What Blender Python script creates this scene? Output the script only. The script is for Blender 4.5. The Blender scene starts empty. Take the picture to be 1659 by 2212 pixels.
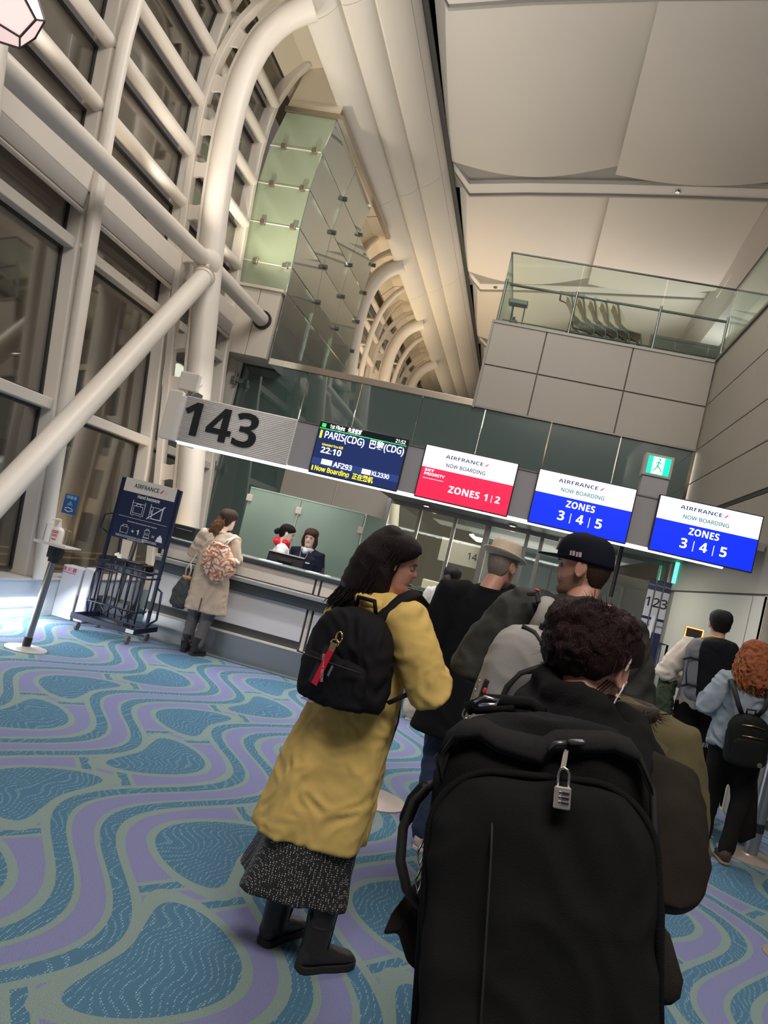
import bpy, bmesh, math, random
import numpy as np
from mathutils import Vector, Matrix, noise
random.seed(7); RNG = np.random.default_rng(7)
S = bpy.context.scene
C = S.collection
R = math.radians
# ------------------------------------------------------------------ camera, world, exposure
cd = bpy.data.cameras.new('camera'); cam = bpy.data.objects.new('camera', cd); C.objects.link(cam)
cd.sensor_fit = 'VERTICAL'; cd.sensor_height = 36; cd.sensor_width = 27; cd.lens = 27.21
cam.matrix_world = Matrix(((.95753, -.22506, .18022, 0), (.16363, -.09048, -.98236, 0), (.23740, .97013, -.04981, 1.6), (0, 0, 0, 1)))
cd.clip_start = .05; cd.clip_end = 400
S.camera = cam
S.view_settings.view_transform = 'Standard'; S.view_settings.look = 'None'
S.view_settings.gamma = 1; S.view_settings.use_curve_mapping = False
S.view_settings.exposure = 0.08
w = bpy.data.worlds.new('night'); S.world = w; w.use_nodes = True
w.node_tree.nodes['Background'].inputs[0].default_value = (.105, .088, .080, 1)
w.node_tree.nodes['Background'].inputs[1].default_value = 1.0
def area(name, loc, tgt, sx, sy, e, col=(1, .93, .84), spread=180):
    l = bpy.data.lights.new(name, 'AREA'); l.shape = 'RECTANGLE'; l.size = sx; l.size_y = sy; l.energy = e; l.color = col; l.spread = R(spread)
    o = bpy.data.objects.new(name, l); C.objects.link(o); o.location = loc
    o.rotation_euler = (Vector(tgt)-Vector(loc)).to_track_quat('-Z', 'Y').to_euler(); return o
def spot(name, loc, tgt, e, ang=60, col=(1, .93, .84), rad=.04, blend=.5):
    l = bpy.data.lights.new(name, 'SPOT'); l.energy = e; l.color = col; l.spot_size = R(ang); l.shadow_soft_size = rad; l.spot_blend = blend
    o = bpy.data.objects.new(name, l); C.objects.link(o); o.location = loc
    o.rotation_euler = (Vector(tgt)-Vector(loc)).to_track_quat('-Z', 'Y').to_euler(); return o
# added fill for the unseen hall's light, behind the camera and above frame
area('hall_fill', (1.0, -2.0, 9.3), (-.3, 3.6, 1.0), 5, 2.6, 650, (1, .94, .87))
area('hall_fill', (-1.1, 8.5, 9.55), (-1.3, 7.6, 0), 4, 1.5, 260, (1, .95, .90))
# upward lights on the facade beams wash the fins and the ceiling
for y_, e_ in ((3.0, 95), (6.3, 120), (8.9, 150), (11.1, 150), (15.6, 170), (20.0, 190), (24.6, 190), (30, 210)):
    spot('cove_spot', (-5.35, y_, 5.02), (-2.6, y_+.6, 10), e_*1.15, 120, (1, .91, .80) if y_ < 12 else (1, .76, .47), .05, 1)
area('cove_light', (-5.6, 8.0, 5.02), (-5.35, 8.0, 10), .18, 9, 30, (1, .86, .66))
area('cove_light', (-5.5, 22.5, 5.02), (-4.8, 22.5, 10), .25, 17, 360, (1, .76, .45))
area('ceiling_fill', (.6, 21, 6.4), (-1.2, 20, 10), .6, 12, 190, (1, .93, .85))  # hidden fill added to lift the far ceiling, no fixture there
for x_, y_, e_ in ((-2.9, 9.4, 60), (-1.9, 4.5, 90), (1.5, 3.0, 60)):
    spot('ceiling_fill_spot', (x_, y_, 5.0), (x_+.9, y_+3.2, 10), e_*2.6, 130, (1, .95, .89), .05, 1)  # unseen fill spots added in mid-air to brighten the ceiling
# ledge lamp near the floor on the left, gate and wall lamps, added fills
area('ledge_lamp', (-4.87, 6.9, .30), (-4.4, 6.9, -.2), 1.9, .10, 26, (.90, .95, 1))
spot('floor_spot', (-3.0, 5.6, 9.2), (-2.7, 6.7, 0), 430, 34, (.80, .90, 1), .1, .8)
spot('floor_spot', (-1.2, 6.0, 9.2), (-.9, 7.0, 0), 330, 36, (.80, .90, 1), .1, .8)
area('gate_lamp', (.1, 11.0, 2.42), (.1, 11.0, 0), 3.6, 1.6, 34, (1, .92, .82))
spot('mezzanine_fill', (.4, 15.5, 9.5), (.5, 13.8, 6), 160, 90, (1, .95, .9), .05, .8)  # fill added to brighten the wheelchairs behind the balustrade
area('staff_fill', (-2.9, 8.9, 3.4), (-2.8, 9.6, 1), 2.2, .6, 46, (1, .95, .90))  # fill added to brighten the staff and their glass screen
spot('wall_spot', (1.95, 9.3, 2.75), (2.36, 9.3, 1.2), 34, 50, (.78, .95, 1), .03, .7)
area('far_hall_fill', (-2.6, 24, 5.2), (-2.6, 25, 0), 3, 16, 800, (1, .86, .68))  # fill added to brighten the hall beyond the doors
area('far_low_fill', (.6, 21, 2.58), (.6, 19, 0), 3, 9, 420, (1, .90, .78))  # fill added under the low deck, where it rendered dark
spot('column_uplight', (-4.25, 9.45, .35), (-4.45, 10.0, 3), 90, 70, (1, .76, .48), .03, .8)
spot('partition_uplight', (-5.2, 11.45, 5.5), (-5.2, 12.3, 8.2), 55, 120, (1, .92, .66), .04, .9)

# ------------------------------------------------------------------ materials
MATS = {}
def nt(m): return m.node_tree.nodes, m.node_tree.links
def mat(name, col, rough=.6, metal=0, bump=0, bscale=200, var=0, vscale=8, emit=0, alpha=1, trans=0, sheen=0, spec=.5, coat=0, stretch=(1, 1, 1), ecol=None):
    if name in MATS: return MATS[name]
    m = bpy.data.materials.new(name); m.use_nodes = True; N, L = nt(m); b = N['Principled BSDF']
    c = (*col, 1)
    b.inputs['Base Color'].default_value = c; b.inputs['Roughness'].default_value = rough; b.inputs['Metallic'].default_value = metal
    b.inputs['Specular IOR Level'].default_value = spec
    if trans: b.inputs['Transmission Weight'].default_value = trans
    if coat: b.inputs['Coat Weight'].default_value = coat
    if sheen: b.inputs['Sheen Weight'].default_value = sheen; b.inputs['Sheen Roughness'].default_value = .5
    if alpha < 1: b.inputs['Alpha'].default_value = alpha
    if emit: b.inputs['Emission Color'].default_value = (*(ecol or col), 1); b.inputs['Emission Strength'].default_value = emit
    if bump or var:
        tc = N.new('ShaderNodeTexCoord'); mp = N.new('ShaderNodeMapping'); L.new(tc.outputs['Object'], mp.inputs[0]); mp.inputs['Scale'].default_value = stretch
    if bump:
        t = N.new('ShaderNodeTexNoise'); t.inputs['Scale'].default_value = bscale; t.inputs['Detail'].default_value = 3
        L.new(mp.outputs[0], t.inputs['Vector'])
        bp = N.new('ShaderNodeBump'); bp.inputs['Strength'].default_value = bump; bp.inputs['Distance'].default_value = .01
        L.new(t.outputs[0], bp.inputs['Height']); L.new(bp.outputs[0], b.inputs['Normal'])
    if var:
        t = N.new('ShaderNodeTexNoise'); t.inputs['Scale'].default_value = vscale; t.inputs['Detail'].default_value = 4
        L.new(mp.outputs[0], t.inputs['Vector'])
        mx = N.new('ShaderNodeMix'); mx.data_type = 'RGBA'
        mx.inputs[6].default_value = tuple(v*(1-var) for v in col)+(1,); mx.inputs[7].default_value = tuple(min(1, v*(1+var)) for v in col)+(1,)
        L.new(t.outputs[0], mx.inputs[0]); L.new(mx.outputs[2], b.inputs['Base Color'])
    MATS[name] = m; return m
def glassmat(name, tint=(.8, .9, .86), refl=.12, rough=.02, opac=0.0, ocol=(.2, .3, .27), orough=.3):
    """thin sheet glass: clear part, mirror part by fresnel, optional frosted body"""
    m = bpy.data.materials.new(name); m.use_nodes = True; N, L = nt(m); N.clear()
    o = N.new('ShaderNodeOutputMaterial'); tr = N.new('ShaderNodeBsdfTransparent'); tr.inputs[0].default_value = (*tint, 1)
    gl = N.new('ShaderNodeBsdfGlossy'); gl.inputs['Roughness'].default_value = rough; gl.inputs[0].default_value = (.9, .95, .93, 1)
    body = N.new('ShaderNodeBsdfPrincipled'); body.inputs['Base Color'].default_value = (*ocol, 1); body.inputs['Roughness'].default_value = orough
    m1 = N.new('ShaderNodeMixShader'); m1.inputs[0].default_value = opac; L.new(tr.outputs[0], m1.inputs[1]); L.new(body.outputs[0], m1.inputs[2])
    lw = N.new('ShaderNodeLayerWeight'); lw.inputs[0].default_value = .25
    mr = N.new('ShaderNodeMapRange'); mr.inputs[3].default_value = refl; mr.inputs[4].default_value = min(1, refl+.6); L.new(lw.outputs['Fresnel'], mr.inputs[0])
    m2 = N.new('ShaderNodeMixShader'); L.new(mr.outputs[0], m2.inputs[0]); L.new(m1.outputs[0], m2.inputs[1]); L.new(gl.outputs[0], m2.inputs[2])
    L.new(m2.outputs[0], o.inputs[0]); MATS[name] = m; return m
class X:
    """tiny expression builder for math nodes"""
    def __init__(s, m, sock): s.m = m; s.k = sock
    def _op(s, op, o=None, o2=None):
        n = s.m.node_tree.nodes.new('ShaderNodeMath'); n.operation = op
        for i, v in enumerate((s, o, o2)):
            if v is None: continue
            if isinstance(v, X): s.m.node_tree.links.new(v.k, n.inputs[i])
            else: n.inputs[i].default_value = v
        return X(s.m, n.outputs[0])
    def __add__(s, o): return s._op('ADD', o)
    def __sub__(s, o): return s._op('SUBTRACT', o)
    def __mul__(s, o): return s._op('MULTIPLY', o)
    def __truediv__(s, o): return s._op('DIVIDE', o)
    def lt(s, o): return s._op('LESS_THAN', o)
    def gt(s, o): return s._op('GREATER_THAN', o)
    def abs(s): return s._op('ABSOLUTE')
    def sin(s): return s._op('SINE')
    def cos(s): return s._op('COSINE')
    def wrap(s, lo, hi): return s._op('WRAP', hi, lo)
    def sqrt(s): return s._op('SQRT')
    def mx(s, o): return s._op('MAXIMUM', o)
    def mn(s, o): return s._op('MINIMUM', o)
def mixc(m, f, a, b):
    n = m.node_tree.nodes.new('ShaderNodeMix'); n.data_type = 'RGBA'
    for i, v in ((0, f), (6, a), (7, b)):
        if isinstance(v, X): m.node_tree.links.new(v.k, n.inputs[i])
        elif isinstance(v, tuple): n.inputs[i].default_value = (*v, 1)
        else: n.inputs[i].default_value = v
    return X(m, n.outputs[2])
def coords(m):
    N, L = nt(m); tc = N.new('ShaderNodeTexCoord'); sp = N.new('ShaderNodeSeparateXYZ'); L.new(tc.outputs['Object'], sp.inputs[0])
    return X(m, sp.outputs[0]), X(m, sp.outputs[1]), X(m, sp.outputs[2]), tc
def carpet():
    m = mat('carpet', (.1, .2, .3), .95, bump=.5, bscale=350, spec=.1); N, L = nt(m); b = N['Principled BSDF']
    x, y, z, tc = coords(m)
    wav = ((y-2.73)*math.pi).cos()*.25
    u = (x+1.50-wav).wrap(0.0, 1.0)
    d = ((u-.5).abs()-.5).abs()                       # distance to the purple ribbon
    ua = u-.5
    sgn = ((y-2.23)*.5).wrap(0.0, 1.0).lt(.5)*2.0-1.0   # which of the two alternating rows
    bl = (y-2.23).wrap(0.0, 1.0)-.5
    ax = ua+sgn*.072
    rad = (ax.abs()*(1/.212))._op('POWER', 2.2)+(bl.abs()*(1/.40))._op('POWER', 2.2)
    be = (y-2.73).wrap(0.0, 1.0)-.5                   # bars cross the column at right angles to the ribbon
    sb = ((y-2.73)*.5).wrap(0.0, 1.0).lt(.5)*2.0-1.0
    t = (be-sb*(ua+wav)*1.3).abs()
    teal = (.074, .170, .262); line = (.215, .290, .275); pur = (.205, .215, .385)
    wv = N.new('ShaderNodeTexWave'); wv.inputs['Scale'].default_value = 9.5; wv.inputs['Distortion'].default_value = 26; wv.inputs['Detail'].default_value = 0; wv.inputs['Detail Scale'].default_value = .42
    L.new(tc.outputs['Object'], wv.inputs['Vector'])
    vo = N.new('ShaderNodeTexVoronoi'); vo.inputs['Scale'].default_value = 88; vo.inputs['Randomness'].default_value = .3; L.new(tc.outputs['Object'], vo.inputs['Vector'])
    dots = X(m, wv.outputs['Fac']).gt(.80)*X(m, vo.outputs['Distance']).lt(.33)
    tealc = mixc(m, dots*.85, teal, (.30, .46, .53))
    barc = mixc(m, t.lt(.070), mixc(m, t.gt(.112)*t.lt(.200), line, tealc), pur)
    c = mixc(m, t.lt(.245), pur, barc)
    c = mixc(m, rad.lt(1.52), c, line)
    c = mixc(m, rad.lt(1.0), c, tealc)
    rib = mixc(m, d.lt(.058), mixc(m, d.gt(.088)*d.lt(.172), line, tealc), pur)
    c = mixc(m, d.lt(.222), c, rib)
    n2 = N.new('ShaderNodeTexNoise'); n2.inputs['Scale'].default_value = 260; n2.inputs['Detail'].default_value = 2; L.new(tc.outputs['Object'], n2.inputs['Vector'])
    g = X(m, n2.outputs[0])*1.1+.45
    hs = N.new('ShaderNodeHueSaturation'); L.new(c.k, hs.inputs['Color']); L.new(g.k, hs.inputs['Value'])
    L.new(hs.outputs[0], b.inputs['Base Color']); return m

# ------------------------------------------------------------------ object helpers
def tag(o, label=None, cat=None, group=None, kind=None):
    if label: o['label'] = label
    if cat: o['category'] = cat
    if group: o['group'] = group
    if kind: o['kind'] = kind
    return o
def empty(name, loc=(0, 0, 0), rz=0, label=None, cat=None, group=None, kind=None, rot=None):
    o = bpy.data.objects.new(name, None); C.objects.link(o); o.location = loc; o.rotation_euler = rot or (0, 0, rz); o.empty_display_size = .1
    return tag(o, label, cat, group, kind)
def root_matrix(o):
    return Matrix.Translation(o.location) @ o.rotation_euler.to_matrix().to_4x4()
def world_of(o):
    m = root_matrix(o); p = o.parent
    while p is not None: m = root_matrix(p) @ m; p = p.parent
    return m
class MB:
    def __init__(s): s.v = []; s.f = []
    def add(s, vs, fs):
        k = len(s.v); s.v += [tuple(v) for v in vs]; s.f += [tuple(i+k for i in f) for f in fs]; return s
    def box(s, x0, y0, z0, x1, y1, z1):
        v = [(x0, y0, z0), (x1, y0, z0), (x1, y1, z0), (x0, y1, z0), (x0, y0, z1), (x1, y0, z1), (x1, y1, z1), (x0, y1, z1)]
        return s.add(v, [(0, 3, 2, 1), (4, 5, 6, 7), (0, 1, 5, 4), (1, 2, 6, 5), (2, 3, 7, 6), (3, 0, 4, 7)])
    def obox(s, p, q, w, h, up=(0, 0, 1)):
        """bar from p to q, section w (sideways) x h (along up)"""
        p = Vector(p); q = Vector(q); d = (q-p).normalized(); u = Vector(up); sd = d.cross(u)
        if sd.length < 1e-4: sd = d.cross(Vector((1, 0, 0)))
        sd.normalize(); u = sd.cross(d).normalized(); a = sd*w/2; b = u*h/2
        v = [p-a-b, p+a-b, p+a+b, p-a+b, q-a-b, q+a-b, q+a+b, q-a+b]
        return s.add(v, [(0, 3, 2, 1), (4, 5, 6, 7), (0, 1, 5, 4), (1, 2, 6, 5), (2, 3, 7, 6), (3, 0, 4, 7)])
    def tube(s, pts, r, n=10, cap=True, round_=False, flat=None):
        """tube along points; r number or list; flat=(vector, factor) squashes along a direction"""
        P = [Vector(p) for p in pts]; m = len(P)
        rr = list(r) if hasattr(r, '__len__') else [r]*m
        if round_:
            a = (P[0]-P[1]).normalized(); b = (P[-1]-P[-2]).normalized()
            P0 = [P[0]+a*rr[0]*k for k in (.95, .7)]; P1 = [P[-1]+b*rr[-1]*k for k in (.7, .95)]
            P = P0+P+P1; rr = [rr[0]*.3, rr[0]*.72]+rr+[rr[-1]*.72, rr[-1]*.3]; m = len(P)
        T = []
        for i in range(m):
            t = P[min(i+1, m-1)]-P[max(i-1, 0)]
            T.append(t.normalized() if t.length > 1e-9 else Vector((0, 0, 1)))
        u = T[0].orthogonal().normalized(); rings = []
        for i in range(m):
            u = (u-T[i]*u.dot(T[i])); u = u.normalized() if u.length > 1e-6 else T[i].orthogonal().normalized()
            w_ = T[i].cross(u); ring = []
            for k in range(n):
                a = 2*math.pi*k/n; o = u*math.cos(a)*rr[i]+w_*math.sin(a)*rr[i]
                if flat: f = Vector(flat[0]).normalized(); o = o-f*o.dot(f)*(1-flat[1])
                ring.append(P[i]+o)
            rings.append(ring)
        return s.rings(rings, cap)
    def rings(s, rings, cap=True, closed=True):
        n = len(rings[0]); vs = [v for r_ in rings for v in r_]; fs = []
        for i in range(len(rings)-1):
            for k in range(n if closed else n-1):
                a = i*n+k; b = i*n+(k+1) % n; fs.append((a, b, b+n, a+n))
        if cap and closed: fs.append(tuple(range(n-1, -1, -1))); fs.append(tuple(len(vs)-n+k for k in range(n)))
        return s.add(vs, fs)
    def loft(s, lv, n=32, p=2.2, ripple=None, cap=True):
        """levels (z,cx,cy,rx,ry[,p]) stacked; ripple(angle,t) multiplies the radius"""
        rs = []
        for i, l in enumerate(lv):
            z, cx, cy, rx, ry = l[:5]; pp = l[5] if len(l) > 5 else p; t = i/(len(lv)-1); r_ = []
            for k in range(n):
                a = 2*math.pi*k/n; c, s_ = math.cos(a), math.sin(a)
                q = (abs(c)**pp+abs(s_)**pp)**(-1/pp)*(ripple(a, t) if ripple else 1)
                r_.append((cx+rx*c*q, cy+ry*s_*q, z))
            rs.append(r_)
        if lv[0][0] > lv[-1][0]: rs = rs[::-1]
        return s.rings(rs, cap)
    def prism(s, poly, axis, a, b):
        """poly 2D extruded from a to b along axis x,y,z"""
        n = len(poly)
        def pt(q, h): return {'x': (h, q[0], q[1]), 'y': (q[0], h, q[1]), 'z': (q[0], q[1], h)}[axis]
        return s.add([pt(q, a) for q in poly]+[pt(q, b) for q in poly], [tuple(range(n-1, -1, -1)), tuple(range(n, 2*n))]+[(k, (k+1) % n, (k+1) % n+n, k+n) for k in range(n)])
    def lathe(s, prof, c=(0, 0, 0), n=20):
        return s.rings([[(c[0]+r_*math.cos(2*math.pi*k/n), c[1]+r_*math.sin(2*math.pi*k/n), c[2]+z) for k in range(n)] for r_, z in prof])
    def ball(s, c, r, n=12, sc=(1, 1, 1), M=None):
        rs = []
        for i in range(n+1):
            t = math.pi*i/n; t = min(max(t, .03), math.pi-.03); ring = []
            for k in range(n*2 if n < 10 else int(n*1.6)):
                nn = n*2 if n < 10 else int(n*1.6); a = 2*math.pi*k/nn
                v = Vector((r*sc[0]*math.sin(t)*math.cos(a), r*sc[1]*math.sin(t)*math.sin(a), -r*sc[2]*math.cos(t)))
                if M: v = M @ v
                ring.append(v+Vector(c))
            rs.append(ring)
        return s.rings(rs)
    def sheet(s, pts, th, nrm):
        """closed slab from a polygon of 3D points"""
        n = len(pts); d = Vector(nrm).normalized()*th
        return s.add([Vector(p) for p in pts]+[Vector(p)+d for p in pts], [tuple(range(n-1, -1, -1)), tuple(range(n, 2*n))]+[(k, (k+1) % n, (k+1) % n+n, k+n) for k in range(n)])
    def build(s, name, m, parent=None, world=False, smooth=False, bevel=0, kind=None, label=None, fix=True, seg=2, auto=None):
        me = bpy.data.meshes.new(name)
        vs = s.v
        if world and parent is not None:
            Mi = world_of(parent).inverted(); vs = [Mi @ Vector(v) for v in vs]
        me.from_pydata([tuple(v) for v in vs], [], s.f)
        if fix:
            bm = bmesh.new(); bm.from_mesh(me); bmesh.ops.recalc_face_normals(bm, faces=bm.faces); bm.to_mesh(me); bm.free()
        if m: me.materials.append(m if not isinstance(m, str) else MATS[m])
        o = bpy.data.objects.new(name, me); C.objects.link(o); o.parent = parent
        if smooth:
            me.shade_smooth()
            if auto: 
                bm = bmesh.new(); bm.from_mesh(me)
                for e in bm.edges:
                    if len(e.link_faces) == 2 and e.calc_face_angle(0) > R(auto): e.smooth = False
                bm.to_mesh(me); bm.free()
        if bevel:
            b = o.modifiers.new('b', 'BEVEL'); b.width = bevel; b.segments = seg; b.limit_method = 'ANGLE'
        if kind: o['kind'] = kind
        if label: o['label'] = label
        return o
DG = lambda: bpy.context.evaluated_depsgraph_get()
def bake(o):
    dg = DG(); me = bpy.data.meshes.new_from_object(o.evaluated_get(dg)); old = o.data; nm = old.name
    o.modifiers.clear(); o.data = me; bpy.data.meshes.remove(old); me.name = nm; me.shade_smooth(); return o
def cloth(o, voxel=.012, smooth=6, noise_=None, noise_scale=.1, fold=None):
    """fuse overlapping closed shells into one skin, then shape folds with a function of position"""
    r_ = o.modifiers.new('r', 'REMESH'); r_.mode = 'VOXEL'; r_.voxel_size = voxel
    if smooth: s_ = o.modifiers.new('s', 'SMOOTH'); s_.factor = .5; s_.iterations = smooth
    bake(o); me = o.data; n = len(me.vertices)
    if noise_ or fold:
        co = np.empty(n*3, 'f'); me.vertices.foreach_get('co', co); co = co.reshape(-1, 3)
        no = np.empty(n*3, 'f'); me.vertices.foreach_get('normal', no); no = no.reshape(-1, 3)
        d = np.zeros(n)
        if noise_: 
            for i in range(n):
                p = Vector(co[i])/noise_scale
                q = noise.noise(p+Vector(noise.noise_vector(p*.5))*1.5)
                d[i] += noise_*(1-2*abs(q)*1.6)+noise_*.3*noise.noise(p*2.7)
        if fold: d += fold(co)
        co = co+no*d[:, None]; me.vertices.foreach_set('co', co.astype('f').ravel()); me.update()
    return o
def text(s_, size, m, parent, loc, name='lettering', rot=(R(90), 0, 0), width=None, align='CENTER', off=0, ext=.0006, shear=0, world=False, kind=None, space=1, sx=1):
    bold = off/size > .025; off = 0 if bold else off
    A_, a_, d_ = (0x1D5D4, 0x1D5EE, 0x1D7EC) if bold else (0x1D5A0, 0x1D5BA, 0x1D7E2)
    s_ = ''.join(chr(A_+ord(c)-65) if 'A' <= c <= 'Z' else chr(a_+ord(c)-97) if 'a' <= c <= 'z' else chr(d_+ord(c)-48) if '0' <= c <= '9' else c for c in s_)
    cu = bpy.data.curves.new(name, 'FONT'); cu.body = s_; cu.size = size; cu.align_x = align; cu.align_y = 'CENTER'; cu.offset = off; cu.extrude = ext; cu.shear = shear; cu.space_character = space
    cu.resolution_u = 3
    t = bpy.data.objects.new('t', cu); C.objects.link(t); dg = DG(); me = bpy.data.meshes.new_from_object(t.evaluated_get(dg))
    C.objects.unlink(t); bpy.data.objects.remove(t)
    if width and len(me.vertices):
        xs = [v.co.x for v in me.vertices]; k = width/(max(xs)-min(xs))
        for v in me.vertices: v.co.x *= k
    elif sx != 1:
        for v in me.vertices: v.co.x *= sx
    Mx = Matrix.Translation(loc) @ (rot if isinstance(rot, Matrix) else Matrix.Rotation(rot[2], 4, 'Z') @ Matrix.Rotation(rot[1], 4, 'Y') @ Matrix.Rotation(rot[0], 4, 'X'))
    if world and parent is not None: Mx = world_of(parent).inverted() @ Mx
    me.transform(Mx); me.materials.clear(); me.materials.append(m); me.name = name
    o = bpy.data.objects.new(name, me); C.objects.link(o); o.parent = parent
    return o
def copy_tree(o, parent=None):
    c = o.copy(); C.objects.link(c); c.parent = parent
    for ch in list(o.children): copy_tree(ch, c)
    return c

# ------------------------------------------------------------------ palette
white_steel = mat('white_steel', (.70, .645, .575), .42, var=.05, vscale=2)
cream = mat('cream_panel', (.66, .60, .52), .55, var=.03, vscale=1.5)
ceilp = mat('ceiling_panel', (.74, .695, .64), .75, bump=.12, bscale=260)
beam_w = mat('beam_white', (.80, .77, .73), .55)
dark_slot = mat('dark_slot', (.035, .035, .035), .6)
grey_panel = mat('grey_wall_panel', (.33, .30, .258), .45, var=.04, vscale=1.2)
joint = mat('panel_joint', (.10, .09, .08), .7)
greyp2 = mat('grey_sign_panel', (.34, .32, .33), .4)
steel = mat('brushed_steel', (.42, .40, .38), .28, 1, bump=.08, bscale=120, stretch=(1, 1, 12))
bronze = mat('champagne_trim', (.45, .39, .32), .32, .9)
darkglass = glassmat('dark_green_glass', (.10, .16, .15), .16, .03, .80, (.075, .125, .118), .18)
night = glassmat('night_glass', (.72, .66, .62), .13, .03, 0.0)
clear = glassmat('clear_glass', (.88, .94, .91), .04, .02, 0.0)
screenglass = glassmat('pale_green_glass', (.62, .76, .68), .06, .05, .72, (.33, .44, .37), .4)
frost = glassmat('frosted_green_glass', (.5, .6, .5), .06, .15, .86, (.36, .42, .29), .45)
mirror = glassmat('reflective_glass', (.62, .70, .66), .26, .015, .42, (.44, .47, .43), .25)  # pale body colour stands in for the ceiling's bright reflection
outdark = mat('apron_ground', (.045, .04, .035), .8)
black = mat('black_plastic', (.015, .015, .017), .4)
blackm = mat('black_metal', (.02, .02, .022), .35)
led = mat('led_strip', (1, .98, .94), .5, emit=5.5, ecol=(1, .98, .93))

# ------------------------------------------------------------------ floor
fl = MB().box(-4.97, -3, -.2, 9, 46, 0).build('floor', carpet()); tag(fl, kind='structure')
st = MB().box(-5.0, 8.33, .0, -1.4, 9.0, .012).build('trim_1', mat('counter_plinth_shadow_floor', (.10, .13, .15), .9)); st['kind'] = 'structure'  # dark strip: shade at the counter foot put into the colour
# ------------------------------------------------------------------ facade
PZ = [.0, .4, 2, 3, 4, 4.85, 5.8, 6.5, 7.2, 8.0, 8.6, 9.1, 9.45]
PX = [-5.08, -5.12, -5.26, -5.40, -5.54, -5.63, -5.73, -5.79, -5.84, -5.87, -5.80, -5.62, -5.36]
def fx(z): return float(np.interp(z, PZ, PX))
# ledge under the windows
led_o = MB().box(-5.5, 0, 0, -4.95, 12.9, .41).build('trim_2', mat('ledge_face', (.55, .60, .66), .4)); led_o['kind'] = 'structure'  # white face, its blue lighting put into the colour
lt = MB().box(-5.5, 0, .41, -4.93, 12.9, .435).build('trim_3', mat('ledge_top', (.55, .55, .53), .35), bevel=.006); lt['kind'] = 'structure'
ls = MB().box(-4.95, 1.0, .13, -4.935, 7.75, .20).build('trim_4', mat('ledge_led', (.9, .95, 1), emit=7, ecol=(.88, .94, 1)), bevel=.004); ls['kind'] = 'structure'
MULL = [5.4+2.25*k for k in range(0, 15)]
LOWZ = [(.47, 2.24), (2.36, 4.04), (4.16, 4.70)]
UPT = [5.70, 6.45, 7.20, 7.95, 8.60]
UPZ = [(4.98, 5.62), (5.78, 6.37), (6.53, 7.12), (7.28, 7.87), (8.03, 8.52), (8.68, 9.08)]
def mullion_mesh(y):
    m = MB(); zs = [.42, 1.2, 2, 3, 4, 4.85, 5.3, 5.8, 6.5, 7.2, 7.7, 8.2, 8.6, 8.9, 9.15, 9.4]
    r_ = []
    for z in zs:
        x = fx(z); r_.append([(x-.16, y-.065, z), (x+.10, y-.065, z), (x+.10, y+.065, z), (x-.16, y+.065, z)])
    m.rings(r_); return m
for k, y in enumerate(MULL):
    if y > 31 or 12 < y < 16: continue
    e = empty('window_%d' % (k+1), (fx(.4), y, .4)); e['kind'] = 'structure'
    mullion_mesh(y).build('mullion', white_steel, e, world=True, bevel=.02)
    y1 = y+2.25
    for z0, z1 in LOWZ+UPZ:
        a, b = fx(z0), fx(z1)
        MB().sheet([(a-.10, y+.06, z0), (a-.10, y1-.06, z0), (b-.10, y1-.06, z1), (b-.10, y+.06, z1)], .012, (1, 0, .1)).build('pane', night, e, world=True)
        if y < 17:
            f = MB()
            for p, q in (((a-.085, y+.075, z0), (b-.085, y+.075, z1)), ((a-.085, y1-.075, z0), (b-.085, y1-.075, z1)), ((a-.085, y+.07, z0+.015), (a-.085, y1-.07, z0+.015)), ((b-.085, y+.07, z1-.015), (b-.085, y1-.07, z1-.015))):
                f.obox(p, q, .03, .03)
            f.build('gasket', dark_slot, e, world=True)
    for z in (2.3, 4.1):
        MB().box(fx(z)-.14, y+.05, z-.06, fx(z)+.07, y1-.05, z+.06).build('transom', white_steel, e, world=True, bevel=.012)
    MB().box(fx(4.8)-.16, y+.04, 4.70, fx(4.8)+.14, y1-.04, 4.97).build('head_beam', white_steel, e, world=True, bevel=.015)
    MB().box(fx(4.6)+.0, y+.07, 4.50, fx(4.6)+.12, y1-.07, 4.70).build('blind_box', mat('blind_box', (.40, .375, .35), .5), e, world=True, bevel=.01)
    MB().tube([(fx(4.44)+.10, y+.09, 4.46), (fx(4.44)+.10, y1-.09, 4.46)], .028, 8).build('blind_rail', white_steel, e, world=True, smooth=True)
    for z in UPT:
        MB().tube([(fx(z)+.05, y+.06, z), (fx(z)+.05, y1-.06, z)], .085, 14).build('transom', white_steel, e, world=True, smooth=True, auto=40)
        if y < 17:
            MB().tube([(fx(z)+.05, y+.0, z), (fx(z)+.05, y+.08, z)], .055, 8).tube([(fx(z)+.1, y, z-.03), (fx(z)+.22, y, z-.03)], .022, 8).build('bracket', steel, e, world=True, smooth=True, auto=40)
# closing cream soffit above the facade glass up to the fins
sf = MB()
for k in range(0, 19):
    y0 = 2.0+2.25*k+.02; y1 = y0+2.21
    sf.sheet([(-5.78, y0, 9.05), (-5.78, y1, 9.05), (-5.42, y1, 9.45), (-5.42, y0, 9.45)], .04, (1, 0, -1))
    sf.sheet([(-5.46, y0, 9.42), (-5.46, y1, 9.42), (-4.45, y1, 9.62), (-4.45, y0, 9.62)], .04, (0, 0, -1))
so = sf.build('ceiling', mat('warm_soffit', (.72, .64, .50), .6)); so['kind'] = 'structure'; so.name = 'ceiling_soffit'; so.name = 'ceiling'
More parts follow.
